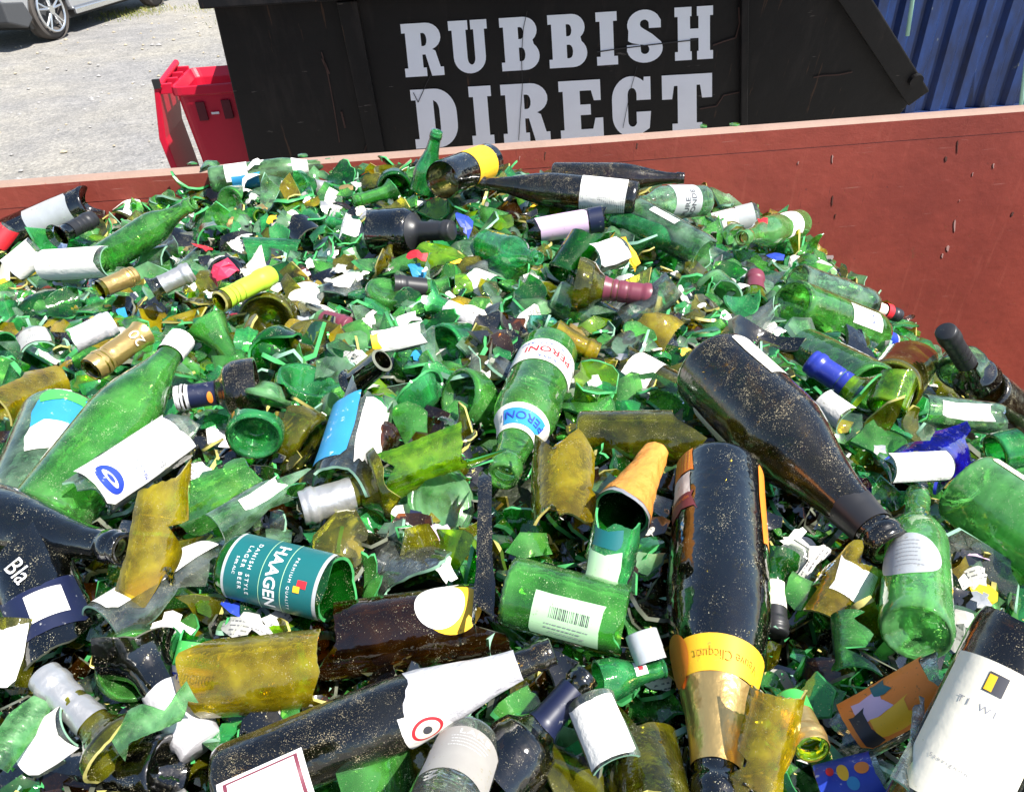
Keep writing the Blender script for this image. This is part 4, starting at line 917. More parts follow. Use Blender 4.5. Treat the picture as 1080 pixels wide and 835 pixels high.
B('beer_bottle', 'beer bottle', 'emerald bottle shoulder lying between the lilac label and the long green bottle', 'beer', (648, 232), (735, 264), 28, 'emerald', dz=.015, seed=40)
B('broken_bottle', 'broken bottle', 'broken dark bottle wrapped in a torn lilac label', 'wine', (640, 230), (560, 244), 27, 'dark', z0=.03, z1=.2, hi_j=.012, lo_j=.006, dz=.045, seed=41, land='the lilac label', parts=[('label', 'lilac', .075, .185, -90, 80, {'torn': .005}), ('capsule', 'navy', .04, .07, {'closed': False, 'name': 'dark_band'})])
B('beer_bottle', 'beer bottle', 'small green bottle with its open round mouth facing the viewer', 'stub', (512, 258), (568, 273), 34, 'emerald', tip='near', dz=.02, seed=42, land='the round green mouth')
B('bottle_neck', 'bottle neck', 'glass neck with a burgundy screw capsule', 'wine', (608, 300), (692, 313), 25, 'olive', z0=.19, wr=NK, dz=.04, dz2=.04, lo_j=.006, seed=43, land='the burgundy capsule', parts=[('capsule', 'burgundy', .228, .300, {'grooves': [.240, .247, .262]})])
B('bottle_bottom', 'broken bottle', 'dark green bottle dome in shadow above the burgundy capsule', 'wine', (594, 292), (622, 250), 42, 'deep', z1=.1, hi_j=.015, dz=.01, seed=44)
B('broken_bottle', 'broken bottle', 'pale green bottle end scratched white, left of the burgundy capsule', 'wine', (584, 312), (640, 342), 40, 'pale', z1=.12, hi_j=.02, dz=.015, seed=45)
B('wine_bottle', 'wine bottle', 'black bottle base with a bright yellow label at the far rim', 'wine', (516, 170), (466, 190), 38, 'dark', z1=.2, tip='near', dz=.05, seed=46, land='the bright yellow label', parts=[('label', 'yellow', .03, .11, -60, 80, {})])
B('broken_bottle', 'beer bottle', 'green bottle neck standing upright against the black skip, above the rim', 'beer', (446, 200), (461, 138), 28, 'emerald', z0=.085, wr=.0305, lo_j=.01, tip='near', dz=.02, seed=47, land='the upright green neck')
B('beer_bottle', 'beer bottle', 'pale green bottle with blue and white labels at the far wall, below the red bin', 'beer', (222, 190), (354, 172), 27, 'frost', dz=.03, seed=48, land='the far bottle with blue labels', parts=[('label', 'white', .03, .07, -85, 20, {}), ('label', 'skyblue', .04, .09, 0, 85, {'torn': .003, 'off': .0012}), ('label', 'white', .15, .178, -90, 90, {'name': 'neck_label'})])
B('wine_bottle', 'wine bottle', 'black bottle with dusty grey label, round base turned to the viewer, far left', 'wine', (98, 214), (10, 250), 42, 'dark', z1=.2, tip='far', dz=.03, seed=49, land='the far-left dark round base', parts=[('label', 'grey', .03, .13, -70, 70, {'torn': .004})])
B('bottle_neck', 'bottle neck', 'black-capped bottle neck in front of the grey-labelled bottle at the far left', 'wine', (60, 250), (98, 231), 19, 'dark', z0=.22, wr=NK, dz=.05, dz2=.05, seed=50, parts=[('capsule', 'black', .245, .300, {'grooves': [.26, .27]})])
B('beer_bottle', 'beer bottle', 'bright green bottle with its ring-shaped mouth facing the viewer, left part of the far slope', 'beer', (108, 274), (204, 214), 34, 'bright', tip='near', dz=.02, seed=51, land='the ring-shaped green mouth')
B('bottle_neck', 'bottle neck', 'black wine bottle neck lying level, its round end to the right', 'wine', (398, 246), (477, 243), 21, 'dark', z0=.13, wr=NK, dz=.03, dz2=.04, lo_j=.01, seed=52, land='the level black neck', parts=[('capsule', 'black', .215, .300, {})])
B('bottle_neck', 'bottle neck', 'bottle neck in a vivid lime green screw capsule', 'wine', (232, 318), (286, 290), 24, 'olive', z0=.231, wr=NK, dz=.05, dz2=.055, lo_j=.003, seed=53, land='the lime green capsule', parts=[('capsule', 'limecap', .236, .300, {'grooves': [.243, .249, .255]})])
B('bottle_neck', 'bottle neck', 'gold screw capsule with pale numerals, ribbed lower end', 'wine', (150, 352), (96, 390), 27, 'olive', z0=.229, wr=NK, dz=.05, dz2=.04, lo_j=.004, seed=54, land='the gold capsule with numerals', parts=[('capsule', 'gold', .228, .300, {'grooves': [.278, .284, .290], 'closed': False}), ('text', '20', .245, 0, .012, 0, 'cream', {'off': .0025})])
B('bottle_neck', 'bottle neck', 'small golden capsule beside the large white scraps', 'wine', (104, 306), (142, 290), 21, 'olive', z0=.23, wr=NK, dz=.05, dz2=.05, seed=55, land='the small golden capsule', parts=[('capsule', 'gold', .238, .300, {'grooves': [.285, .291]})])
B('bottle_neck', 'bottle neck', 'white capsule tube with a green glass bite in its open end', 'wine', (76, 360), (120, 340), 28, 'bright', z0=.24, wr=NK, dz=.05, dz2=.055, seed=56, land='the white capsule tube', parts=[('capsule', 'whitefoil', .242, .300, {'closed': False, 'torn': .004})])
B('bottle_neck', 'bottle neck', 'dull silver capsule on a dark neck, left of the lime green capsule', 'wine', (160, 306), (202, 286), 22, 'dark', z0=.22, wr=NK, dz=.045, dz2=.05, seed=57, parts=[('capsule', 'silver', .24, .300, {})])
B('bottle_neck', 'bottle neck', 'broken black neck with an olive opening facing the viewer', 'wine', (372, 405), (403, 380), 30, 'dark', z0=.225, z1=.28, wr=NK, dz=.035, tip='near', lo_j=.01, seed=58, land='the olive neck opening')
B('bottle_neck', 'bottle neck', 'black capped neck sticking up against the red wall at the right', 'wine', (1030, 400), (997, 349), 21, 'dark', z0=.2, wr=NK, dz=.03, dz2=.09, seed=59, land='the black capped neck at the red wall', parts=[('capsule', 'black', .236, .300, {'grooves': [.25, .258, .266]})])
B('broken_bottle', 'broken bottle', 'dusty broken bottle open towards the red wall, amber inside', 'wine', (938, 410), (985, 345), 66, 'olive', z0=.0, z1=.12, hi_j=.028, dz=.02, dz2=.03, seed=60, land='the broken amber bottle by the wall')
B('bottle_bottom', 'bottle base', 'pale broken bottle base with amber crumbs in it, by the red wall', 'wine', (1010, 396), (1018, 384), 50, 'pale', z1=.03, hi_j=.008, tip='far', dz=.03, seed=61)
B('broken_bottle', 'broken bottle', 'green bottle piece with a wavy white stain, above the cobalt blue glass', 'wine', (972, 432), (1052, 442), 36, 'pale', z0=.03, z1=.2, th=(-90, 90), side_j=6, hi_j=.01, dz=.02, seed=62, parts=[('label', 'wprint', .06, .17, -40, 20, {'torn': .007})])
B('wine_bottle', 'wine bottle', 'dusty grey-black bottle half buried at the right edge', 'wine', (1036, 412), (1140, 492), 54, 'dusty', dz=.02, seed=63)
B('bottle_bottom', 'bottle base', 'green round bottle end with dark interior above the fat green bottle', 'wine', (1048, 478), (1082, 470), 44, 'emerald', z1=.06, hi_j=.01, tip='far', dz=.02, seed=64)
B('bottle_bottom', 'bottle base', 'yellow-green faceted bottle end beside the broken amber bottle', 'wine', (934, 432), (944, 405), 42, 'lime', z1=.06, hi_j=.01, dz=.02, seed=65)
B('wine_bottle', 'wine bottle', 'wine bottle with a large cream label in the bottom right corner', 'wine', (966, 912), (1092, 652), 118, 'dusty', z1=.215, hi_j=.01, dz=.03, seed=66, land='the large cream label', parts=[
  ('label', 'cream', .045, .160, -64, 64, {}, [('label', 'print', .136, .152, -16, 4, {'off': .0012, 'name': 'dark_square'}), ('label', 'yellow', .137, .150, -15, -7, {'off': .0016, 'name': 'ochre_square'}),
   ('text', 'TI WI', .123, -14, .0055, 0, 'printgrey', {'spacing': 1.5}), ('text', 'Sauvignon', .074, -14, .0042, 0, 'printgrey', {'spacing': 1.5})])])
B('bottle_neck', 'bottle neck', 'gold and green screw capsule, open end down, at the lower right', 'wine', (834, 738), (857, 790), 36, 'lime', z0=.24, wr=NK, dz=.03, dz2=.04, seed=67, land='the gold and green capsule', parts=[('capsule', 'gold', .262, .300, {'closed': False}), ('capsule', 'green', .242, .262, {'closed': False, 'off': .0012, 'name': 'green_sleeve'})])
B('broken_bottle', 'broken bottle', 'shard with a crumpled orange label under the silver-labelled green bottle', 'wine', (898, 772), (1000, 716), 62, 'clear', z0=.03, z1=.16, th=(-80, 70), side_j=8, lo_j=.01, hi_j=.008, dz=.01, seed=68, land='the crumpled orange label', parts=[
  ('label', 'orange', .035, .15, -70, 50, {'torn': .006}, [('label', 'lilac', .05, .09, -40, 0, {'torn': .004, 'off': .0012, 'name': 'lilac_patch'}), ('label', 'yellow', .06, .11, 0, 40, {'torn': .005, 'off': .0013, 'name': 'yellow_patch'}), ('label', 'teal', .08, .10, -60, -30, {'torn': .003, 'off': .0014, 'name': 'teal_patch'}), ('label', 'black', .04, .06, -20, 45, {'torn': .003, 'off': .0016, 'name': 'black_patch'})])])
B('broken_bottle', 'broken bottle', 'bit of bottle with a blue label of coloured blobs at the bottom edge', 'wine', (868, 838), (934, 822), 60, 'clear', z0=.02, z1=.1, th=(-90, 60), side_j=6, dz=.0, seed=69, parts=[
  ('label', 'blue', .022, .096, -85, 50, {'torn': .003}, [('label', 'red', .035, .045, -50, -30, {'shape': 'ellipse', 'off': .0012, 'name': 'red_blob'}), ('label', 'yellow', .048, .062, -50, -15, {'shape': 'ellipse', 'off': .0013, 'name': 'yellow_blob'}), ('label', 'orange', .07, .088, -45, -20, {'shape': 'ellipse', 'off': .0014, 'name': 'orange_blob'}), ('label', 'skyblue', .055, .07, -20, 5, {'shape': 'ellipse', 'off': .0012, 'name': 'blue_blob'})])])
B('broken_bottle', 'broken bottle', 'large folded yellow glass piece right of the gold neck foil', 'wine', (790, 838), (822, 712), 74, 'yellow', z0=.02, z1=.15, th=(-60, 60), side_j=9, lo_j=.01, hi_j=.015, dz=.012, seed=70, land='the folded yellow piece')
B('bottle_neck', 'bottle neck', 'dark neck with a cream sleeve beside the gold-foiled black bottle', 'wine', (814, 590), (818, 668), 26, 'deep', z0=.2, wr=NK, dz=.0, seed=71, parts=[('capsule', 'cream', .235, .268, {'closed': False, 'name': 'cream_sleeve'}), ('capsule', 'black', .268, .300, {})])
B('broken_bottle', 'broken bottle', 'piece of clear bottle with a blank white label at the lower middle', 'wine', (652, 812), (624, 742), 62, 'clear', z0=.03, z1=.12, th=(-70, 70), side_j=5, dz=.03, dz2=.03, seed=72, land='the blank white label', parts=[('label', 'white', .034, .112, -60, 62, {'torn': .003})])
B('broken_bottle', 'broken bottle', 'olive bottle broken open at the bottom edge, left of the gold neck foil', 'burg', (690, 872), (672, 768), 100, 'olive', z0=.02, z1=.14, hi_j=.014, lo_j=.01, dz=.01, seed=73, land='the open olive bottle at the bottom')
B('bottle_neck', 'bottle neck', 'green neck with a small white label square, below the cut green bottle', 'beer', (636, 718), (700, 704), 30, 'emerald', z0=.12, z1=.215, wr=.02, lo_j=.006, dz=.02, seed=74, parts=[('label', 'white', .165, .185, -50, 10, {}, [('label', 'red', .171, .179, -30, -12, {'off': .0012, 'name': 'red_mark'})])])
B('glass_shard', 'glass shard', 'large bright lime-green curved shard left of the red-lettered green bottle', 'wine', (408, 500), (492, 468), 66, 'lime', z0=.04, z1=.14, th=(-55, 45), side_j=9, lo_j=.008, hi_j=.012, dz=.025, dz2=.03, seed=75, land='the large lime shard')
B('bottle_bottom', 'bottle base', 'frosted round bottle base with a beaded rim, left middle', 'wine', (280, 424), (283, 415), 54, 'frost', z1=.014, hi_j=.004, tip='far', dz=.035, seed=76, land='the frosted round base')
B('bottle_bottom', 'bottle base', 'darker green round bottle base just below the frosted round base', 'wine', (268, 462), (270, 453), 64, 'emerald', z1=.02, hi_j=.008, tip='far', dz=.028, seed=77)
B('broken_bottle', 'broken bottle', 'broken black bottle with navy label reading Bla and a white barcode patch', 'wine', (66, 690), (30, 595), 92, 'dark', z0=.03, z1=.14, th=(-85, 85), side_j=5, lo_j=.008, hi_j=.01, dz=.005, seed=78, land='the navy label reading Bla', parts=[
  ('text', 'Bla', .112, -14, .016, -75, 'printw'), ('label', 'navy', .04, .092, -50, 60, {'torn': .004}, [ ('label', 'white', .052, .082, -20, 28, {'off': .0012, 'name': 'barcode_patch'}), ('bar', .067, 4, .026, .02, 0, )])])
B('broken_bottle', 'beer bottle', 'deep green bottle piece with a label reading COPENHAGEN and TUBORG', 'stub', (196, 735), (212, 672), 44, 'deep', z0=.01, z1=.1, dz=.0, lo_j=.005, hi_j=.006, seed=79, land='the label reading TUBORG', parts=[
  ('label', 'white', .02, .09, -80, 80, {'torn': .001}), ('label', 'green', .055, .092, -78, 78, {'off': .0011, 'name': 'green_panel'}), ('text', 'COPENHAGEN', .068, -2, .0085, 0, 'printw', {'bold': .02, 'off': .0018, 'squeeze': .85}), ('text', 'TUBORG', .038, 0, .015, 0, 'printblue', {'bold': .03, 'off': .0016, 'squeeze': .85})])
B('broken_bottle', 'broken bottle', 'shard covered by a plain white label at the left edge', 'wine', (2, 725), (22, 655), 60, 'olive', z0=.03, z1=.12, th=(-60, 60), side_j=6, dz=.01, seed=80, parts=[('label', 'white', .03, .11, -70, 25, {'torn': .006})])
B('broken_bottle', 'broken bottle', 'big blank white label on a curved shard at the upper left', 'wine', (50, 280), (122, 276), 34, 'clear', z0=.02, z1=.14, th=(-80, 80), side_j=6, dz=.04, dz2=.04, seed=81, land='the big blank white label', parts=[('label', 'white', .022, .136, -76, 72, {'torn': .006})])
B('broken_bottle', 'broken bottle', 'white-labelled glass piece beside the red scrap at the left edge', 'wine', (12, 286), (42, 262), 30, 'clear', z0=.02, z1=.1, th=(-80, 80), side_j=6, dz=.03, seed=82, parts=[('label', 'white', .022, .096, -70, 70, {'torn': .006})])
B('glass_shard', 'glass shard', 'bright red labelled fragment at the left edge below the rim', 'wine', (-4, 260), (12, 240), 22, 'clear', z0=.04, z1=.1, th=(-60, 60), side_j=6, dz=.04, seed=83, parts=[('label', 'red', .042, .096, -58, 58, {'torn': .004})])
B('glass_shard', 'glass shard', 'pale grey label curl standing upright at the left', 'wine', (44, 378), (30, 336), 40, 'clear', z0=.03, z1=.11, th=(-50, 60), side_j=9, dz=.04, dz2=.05, seed=84, parts=[('label', 'gprint', .034, .106, -48, 50, {'torn': .006}, [('text', 'Su', .09, 0, .012, 0, 'greylab')])])
B('glass_shard', 'glass shard', 'large flat mustard-yellow shard at the left edge', 'wine', (-14, 440), (48, 412), 62, 'yellow', z0=.03, z1=.14, th=(-55, 55), side_j=9, hi_j=.012, dz=.03, seed=85, land='the mustard-yellow shard')
B('bottle_neck', 'bottle neck', 'black bottle neck with a white threaded mouth and a small orange ring', 'wine', (272, 408), (186, 420), 27, 'dusty', z0=.16, wr=NK, dz=.04, dz2=.045, lo_j=.012, seed=86, land='the neck with the white threaded mouth', parts=[('capsule', 'navy', .232, .277, {'closed': False}), ('capsule', 'whitefoil', .277, .301, {'closed': False, 'grooves': [.285, .292], 'name': 'white_cap'}), ('label', 'orange', .236, .246, -45, 10, {'off': .0022, 'shape': 'ellipse', 'name': 'orange_ring'})])
B('broken_bottle', 'broken bottle', 'dark olive bottle in the shade, left of the big dusty black bottle', 'burg', (610, 462), (715, 462), 62, 'olive', z0=.0, z1=.12, hi_j=.016, dz=.005, seed=87)
B('glass_shard', 'glass shard', 'long frosted blue-green splinter at the lower left edge', 'wine', (-10, 812), (42, 745), 50, 'frost', z0=.02, z1=.15, th=(-40, 40), side_j=8, dz=.03, dz2=.035, seed=88)
B('glass_shard', 'glass shard', 'curled whitish green blade below the knurled green bottle base', 'wine', (125, 782), (206, 730), 44, 'frost', z0=.02, z1=.14, th=(-38, 38), side_j=12, dz=.035, dz2=.04, seed=89)
B('glass_shard', 'glass shard', 'plain white label fragment behind the grey-capsuled neck at the lower left', 'wine', (40, 790), (88, 760), 66, 'clear', z0=.03, z1=.1, th=(-50, 50), side_j=10, dz=.015, seed=90, parts=[('label', 'white', .032, .098, -48, 48, {'torn': .004})])
B('glass_shard', 'glass shard', 'white label corner with a burgundy frame at the bottom edge', 'champ', (238, 852), (326, 812), 74, 'clear', z0=.03, z1=.12, th=(-45, 45), dz=.055, dz2=.055, seed=91, land='the label corner with a burgundy frame', parts=[
  ('label', 'white', .03, .12, -44, 44, {}), ('label', 'burgundy', .036, .114, -37, 37, {'off': .0012, 'name': 'burgundy_frame'}), ('label', 'white', .040, .110, -33, 33, {'off': .0017, 'name': 'inner_label'})])
B('glass_shard', 'glass shard', 'white and pale label fragment in the middle of the upper slope', 'wine', (618, 276), (668, 262), 38, 'clear', z0=.03, z1=.12, th=(-60, 60), side_j=9, dz=.05, dz2=.05, seed=92, land='the white fragment on the upper slope', parts=[('label', 'white', .032, .118, -58, 40, {'torn': .007})])
B('glass_shard', 'glass shard', 'white label strip with a yellow corner left of the middle', 'wine', (392, 362), (448, 352), 32, 'clear', z0=.02, z1=.13, th=(-50, 50), side_j=9, dz=.04, dz2=.045, seed=93, parts=[('label', 'white', .024, .126, -46, 46, {'torn': .006}), ('label', 'yellow', .02, .036, -30, 30, {'off': .0015, 'torn': .003, 'name': 'yellow_corner'})])
B('glass_shard', 'glass shard', 'white label strip with printing under the cobalt blue glass', 'wine', (930, 494), (1012, 490), 26, 'clear', z0=.02, z1=.14, th=(-60, 60), side_j=4, dz=.055, dz2=.055, seed=94, parts=[('label', 'white', .022, .138, -58, 58, {'torn': .001}, [('text', 'CINSAULT', .08, 0, .009, 90, 'printgrey')])])
B('glass_shard', 'glass shard', 'white oval label on glass to the right of the dusty black bottle shoulder', 'wine', (870, 425), (896, 445), 36, 'clear', z0=.03, z1=.1, th=(-60, 60), side_j=8, dz=.04, dz2=.04, seed=95, parts=[('label', 'white', .032, .098, -52, 52, {'torn': .003})])
B('broken_bottle', 'broken bottle', 'olive glass with dust behind the mouth of the dusty black bottle', 'wine', (868, 665), (900, 600), 66, 'yellow', z0=.02, z1=.13, th=(-70, 70), side_j=9, hi_j=.015, dz=-.01, seed=96, land='the yellow glass under the dusty mouth', parts=[('label', 'wprint', .06, .115, -20, 60, {'torn': .005})])
B('glass_shard', 'glass shard', 'narrow vivid green blade left of the silver-labelled green bottle', 'wine', (905, 720), (900, 660), 60, 'bright', z0=.02, z1=.12, th=(-35, 20), side_j=10, dz=.02, seed=97)
B('glass_shard', 'glass shard', 'grey curved splinter between the orange label and the large cream label', 'wine', (935, 838), (965, 752), 54, 'clear', z0=.02, z1=.16, th=(-12, 14), side_j=5, dz=.05, dz2=.05, seed=98)
B('screw_cap', 'screw cap', 'grey ribbed screw cap between the cut green bottle and the gold-foiled black bottle', 'wine', (684, 690), (677, 670), 32, 'clear', z0=.28, wr=NK, dz=.03, tip='far', seed=99, parts=[('capsule', 'grey', .272, .303, {'r': .016, 'ribs': .02})])
B('glass_shard', 'glass shard', 'olive-yellow shards fan between the half shell and the blue oval seal', 'wine', (148, 640), (170, 540), 66, 'yellow', z0=.02, z1=.13, th=(-55, 55), side_j=12, hi_j=.02, lo_j=.012, dz=.02, seed=100, land='the olive-yellow fan')
B('glass_shard', 'glass shard', 'wide bright green broken wall right of the blue oval seal', 'wine', (190, 545), (292, 500), 78, 'bright', z0=.02, z1=.13, th=(-60, 50), side_j=10, hi_j=.016, lo_j=.01, dz=.015, seed=101, land='the wide green wall')
B('glass_shard', 'glass shard', 'white label sliver on a pale green piece above the wide green wall', 'wine', (225, 560), (305, 512), 44, 'pale', z0=.02, z1=.13, th=(-50, 50), side_j=10, hi_j=.012, dz=.035, dz2=.035, seed=102, parts=[('label', 'white', .06, .12, -40, 5, {'torn': .005})])
B('broken_bottle', 'broken bottle', 'silvery grey broken bottle with a white sheen under the white fragment', 'wine', (660, 340), (712, 300), 0.1+34, 'clear', z0=.03, z1=.13, th=(-80, 80), side_j=8, dz=.0, seed=103)

# a small bottle-green twig-like shard lying on the rim
# ------------------------------------------------------------------ the rest of the heap, piece by piece
def seg_px(p, a, b):
    ax_, ay = a; bx, by = b; vx, vy = bx-ax_, by-ay; l = vx*vx+vy*vy or 1
    t = max(0, min(1, ((p[0]-ax_)*vx+(p[1]-ay)*vy)/l)); return math.hypot(p[0]-ax_-t*vx, p[1]-ay-t*vy)
def seg3(p, a, b):
    v = b-a; t = max(0, min(1, (p-a).dot(v)/max(v.length_squared, 1e-9))); return (p-a-v*t).length
def hero_gap(x, y):
    g = 1e9
    for (A_, B_, r, pa, pb, w, _) in HERO:
        wa = 2*r*F/max(A_.dot(fw), .1); wb_ = 2*r*F/max(B_.dot(fw), .1)
        g = min(g, seg_px((x, y), pa, pb)-max(wa, wb_)/2*(.75 if _ else 1))
    return g
def sil(x):      # top edge of the heap in the picture
    return lerp_tab([(-200, 235), (0, 240), (60, 205), (130, 215), (230, 188), (330, 176), (450, 170), (560, 185), (740, 205), (830, 225), (900, 290), (960, 340), (1010, 385), (1060, 415), (1300, 560)], x)
CENT = [(x, y) for x, y in []]
USED_LABELS = {}
def where(x, y):
    best = sorted(LAND, key=lambda l: math.hypot(l[0][0]-x, (l[0][1]-y)*1.1))[:2]
    (lx, ly), ph = best[0]; dx, dy = x-lx, y-ly
    d = ('right of' if dx > 0 else 'left of') if abs(dx) > abs(dy)*1.3 else ('below' if dy > 0 else 'above')
    return d, ph, best[1][1]
def auto_label(desc, x, y, alts):
    d, ph, ph2 = where(x, y)
    if len(desc.split()) > 6: desc = desc.replace('green ', '', 1) if desc.startswith(('bright', 'deep', 'emerald', 'frosted')) else desc
    for t in [f'{desc} {d} {ph}']+[f'{a} {desc} {d} {ph}' for a in alts]+[f'{desc} between {ph} and {ph2}']+[f'{a} {desc} between {ph} and {ph2}' for a in alts]:
        t = t.replace('  ', ' ')
        if 4 <= len(t.split()) <= 16 and t not in USED_LABELS:
            USED_LABELS[t] = 1; return t, None
    l2 = sorted(LAND, key=lambda l: math.hypot(l[0][0]-x, (l[0][1]-y)*1.1))[1:3]
    for (lx, ly), p2 in l2:
        t = f'{desc} {d} {ph}, {"right" if x > lx else "left"} of {p2}'
        if len(t.split()) <= 16 and t not in USED_LABELS: USED_LABELS[t] = 1; return t, None
        t = f'{desc} {"above" if y < ly else "below"} {p2}'
        if len(t.split()) <= 16 and t not in USED_LABELS: USED_LABELS[t] = 1; return t, None
    t = f'{desc} {d} {ph}'; USED_LABELS[t] = USED_LABELS.get(t, 0)+1
    return t, t
PLACED = []
def pick(gap, tries=60, hg=6, ymin=None):
    for _ in range(tries):
        x = rng.uniform(-25, 1105); y = rng.uniform(175, 865) if rng.random() > .35 else rng.uniform(175, 420)
        if y < sil(x)+6: continue
        if ymin and y < ymin: continue
        if hero_gap(x, y) < hg: continue
        if all((x-a)**2+(y-b)**2 > (gap*q)**2 for a, b, q in PLACED): return x, y
    return None
def orient(p, tilt=1.0, face=.0):
    n_ = Vector((rng.gauss(0, .5)*tilt, rng.gauss(-.15, .5)*tilt, 1)).normalized()
    if face: n_ = (n_*(1-face)+(CAM-p).normalized()*face).normalized()
    t = Vector((rng.uniform(-1, 1), rng.uniform(-1, 1), rng.uniform(-.3, .3))); t = (t-n_*t.dot(n_)).normalized()
    return n_, t, n_.cross(t)

# medium pieces: necks, bases and half bottles
ZONE = lambda x, y: lerp_tab([(0, .5), (1, .5)], 0)
def pick_glass(x, y):
    r_ = rng.random()
    near_dark = .16 if y > 520 else .04
    if 130 < x < 480 and 380 < y < 520: tab = [('bright', .35), ('emerald', .25), ('frost', .12), ('pale', .1), ('olive', .08), ('dark', .1)]
    else: tab = [('bright', .22), ('emerald', .15), ('pale', .10), ('frost', .07), ('deep', .07), ('lime', .04), ('olive', .12), ('yellow', .07), ('clear', .06), ('dark', near_dark+.03), ('brown', .02)]
    s_ = sum(w for _, w in tab); r_ *= s_
    for g, w in tab:
        r_ -= w
        if r_ <= 0: return g
    return 'bright'
n_mid = 0
for i in range(44):
    q = pick(30 if i < 60 else 22, hg=8, tries=300)
    if not q: continue
    x, y = q; g = pick_glass(x, y); typ = rng.choice(('neck', 'neck', 'base', 'base', 'half', 'half'))
    p = hit(x, y, .0); zd = p.dot(fw); a = rng.uniform(0, 6.283)
    kind = rng.choice(('wine', 'wine', 'beer', 'stub', 'burg'))
    P_ = PR[kind]
    if typ == 'neck': z0, z1 = P_.L-rng.uniform(.05, .09), P_.L; nm, cat, word = 'bottle_neck', 'bottle neck', 'broken bottle neck'
    elif typ == 'base': z0, z1 = 0, rng.uniform(.012, .035); nm, cat, word = 'bottle_bottom', 'bottle base', 'broken bottle base'
    else: z0 = rng.uniform(.02, .05); z1 = z0+rng.uniform(.035, .07); nm, cat, word = 'broken_bottle', 'broken bottle', 'broken bottle wall'
    full = typ != 'half' or rng.random() < .3
    t0 = 0 if full else -rng.uniform(60, 100); t1 = 360 if full else rng.uniform(50, 100)
    n_, t, b_ = orient(p, .5)
    slo = 0 if z0 <= 0 else P_.s_of_z(z0); shi = P_.s[-1] if z1 >= P_.L else P_.s_of_z(z1)
    V, Fs, mi = shell(P_, slo, shi, t0, t1, 36 if full else 20, 12, .003, .012 if z0 > 0 else 0, .016 if z1 < P_.L else 0, seed=1000+i, side_j=0 if full else 8)
    if typ == 'base' and rng.random() < .6: zax = (p-CAM).normalized()*.7+t*.6; zax.normalize()
    else: zax = (t+Vector((0, 0, rng.uniform(-.25, .25)))).normalized()
    xax = (n_-zax*n_.dot(zax)).normalized(); yax = zax.cross(xax)
    rad = max(P_.r_of_z(max(z0, .01)), P_.r_of_z(z1)); org = p-zax*((z0+z1)/2)-xax*rad*(.1 if full else .55)
    sc = rng.uniform(.85, 1.0)
    M = Matrix(((xax.x*sc, yax.x*sc, zax.x*sc, org.x), (xax.y*sc, yax.y*sc, zax.y*sc, org.y), (xax.z*sc, yax.z*sc, zax.z*sc, org.z), (0, 0, 0, 1)))
    c_ = (M@Vector((0, 0, (z0+z1)/2)))
    extra = []
    if typ == 'neck' and rng.random() < .5:
        cc = rng.choice(('black', 'silver', 'gold', 'whitefoil', 'burgundy', 'green', 'navy')); cn = {'whitefoil': 'white'}.get(cc, cc)
        word = f'{cn}-capsuled bottle neck'; extra = [('capsule', cc, P_.L-.05, P_.L+.001, {'closed': rng.random() < .6, 'rmin': .0145, 'torn': .002})]
    elif typ == 'half' and rng.random() < .45:
        cc = rng.choice(('wprint', 'wprint', 'white', 'cream', 'grey', 'yellow', 'wprint')); word = f'bottle wall with {dict(grey="silver", skyblue="sky blue", sprint="white", wprint="white").get(cc, cc)} label scrap'
        lo_t, hi_t = (t0, t1) if not full else (-70, 70)
        extra = [('label', cc, z0+.006, z1-.004, lo_t*.7, hi_t*.7, {'torn': .006, 'seed': i})]
    if extra:
        o = empty(nm, M); mesh_obj('glass_wall', V, Fs, [G[g], EG[EDGE[g]]], o, mi)
        for e_ in extra: make_part(P_, e_, o, 1)
    else: o = mesh_obj(nm, V, Fs, [G[g], EG[EDGE[g]]], None, mi, mw=M)
    lab, grp = auto_label(f'{GNAME[g]} {word}', x, y, ('jagged', 'half buried') if typ != 'neck' else ('half buried',))
    tag(o, lab, cat, grp or f'{word.split(" with ")[0]}s in the heap' if not extra else grp or 'labelled and capped pieces in the heap')
    HERO.append((c_-zax*(z1-z0)/2*sc, c_+zax*(z1-z0)/2*sc, rad*.8*sc, px(c_-zax*(z1-z0)/2), px(c_+zax*(z1-z0)/2), 20, True))
    PLACED.append((x, y, 1.0)); n_mid += 1

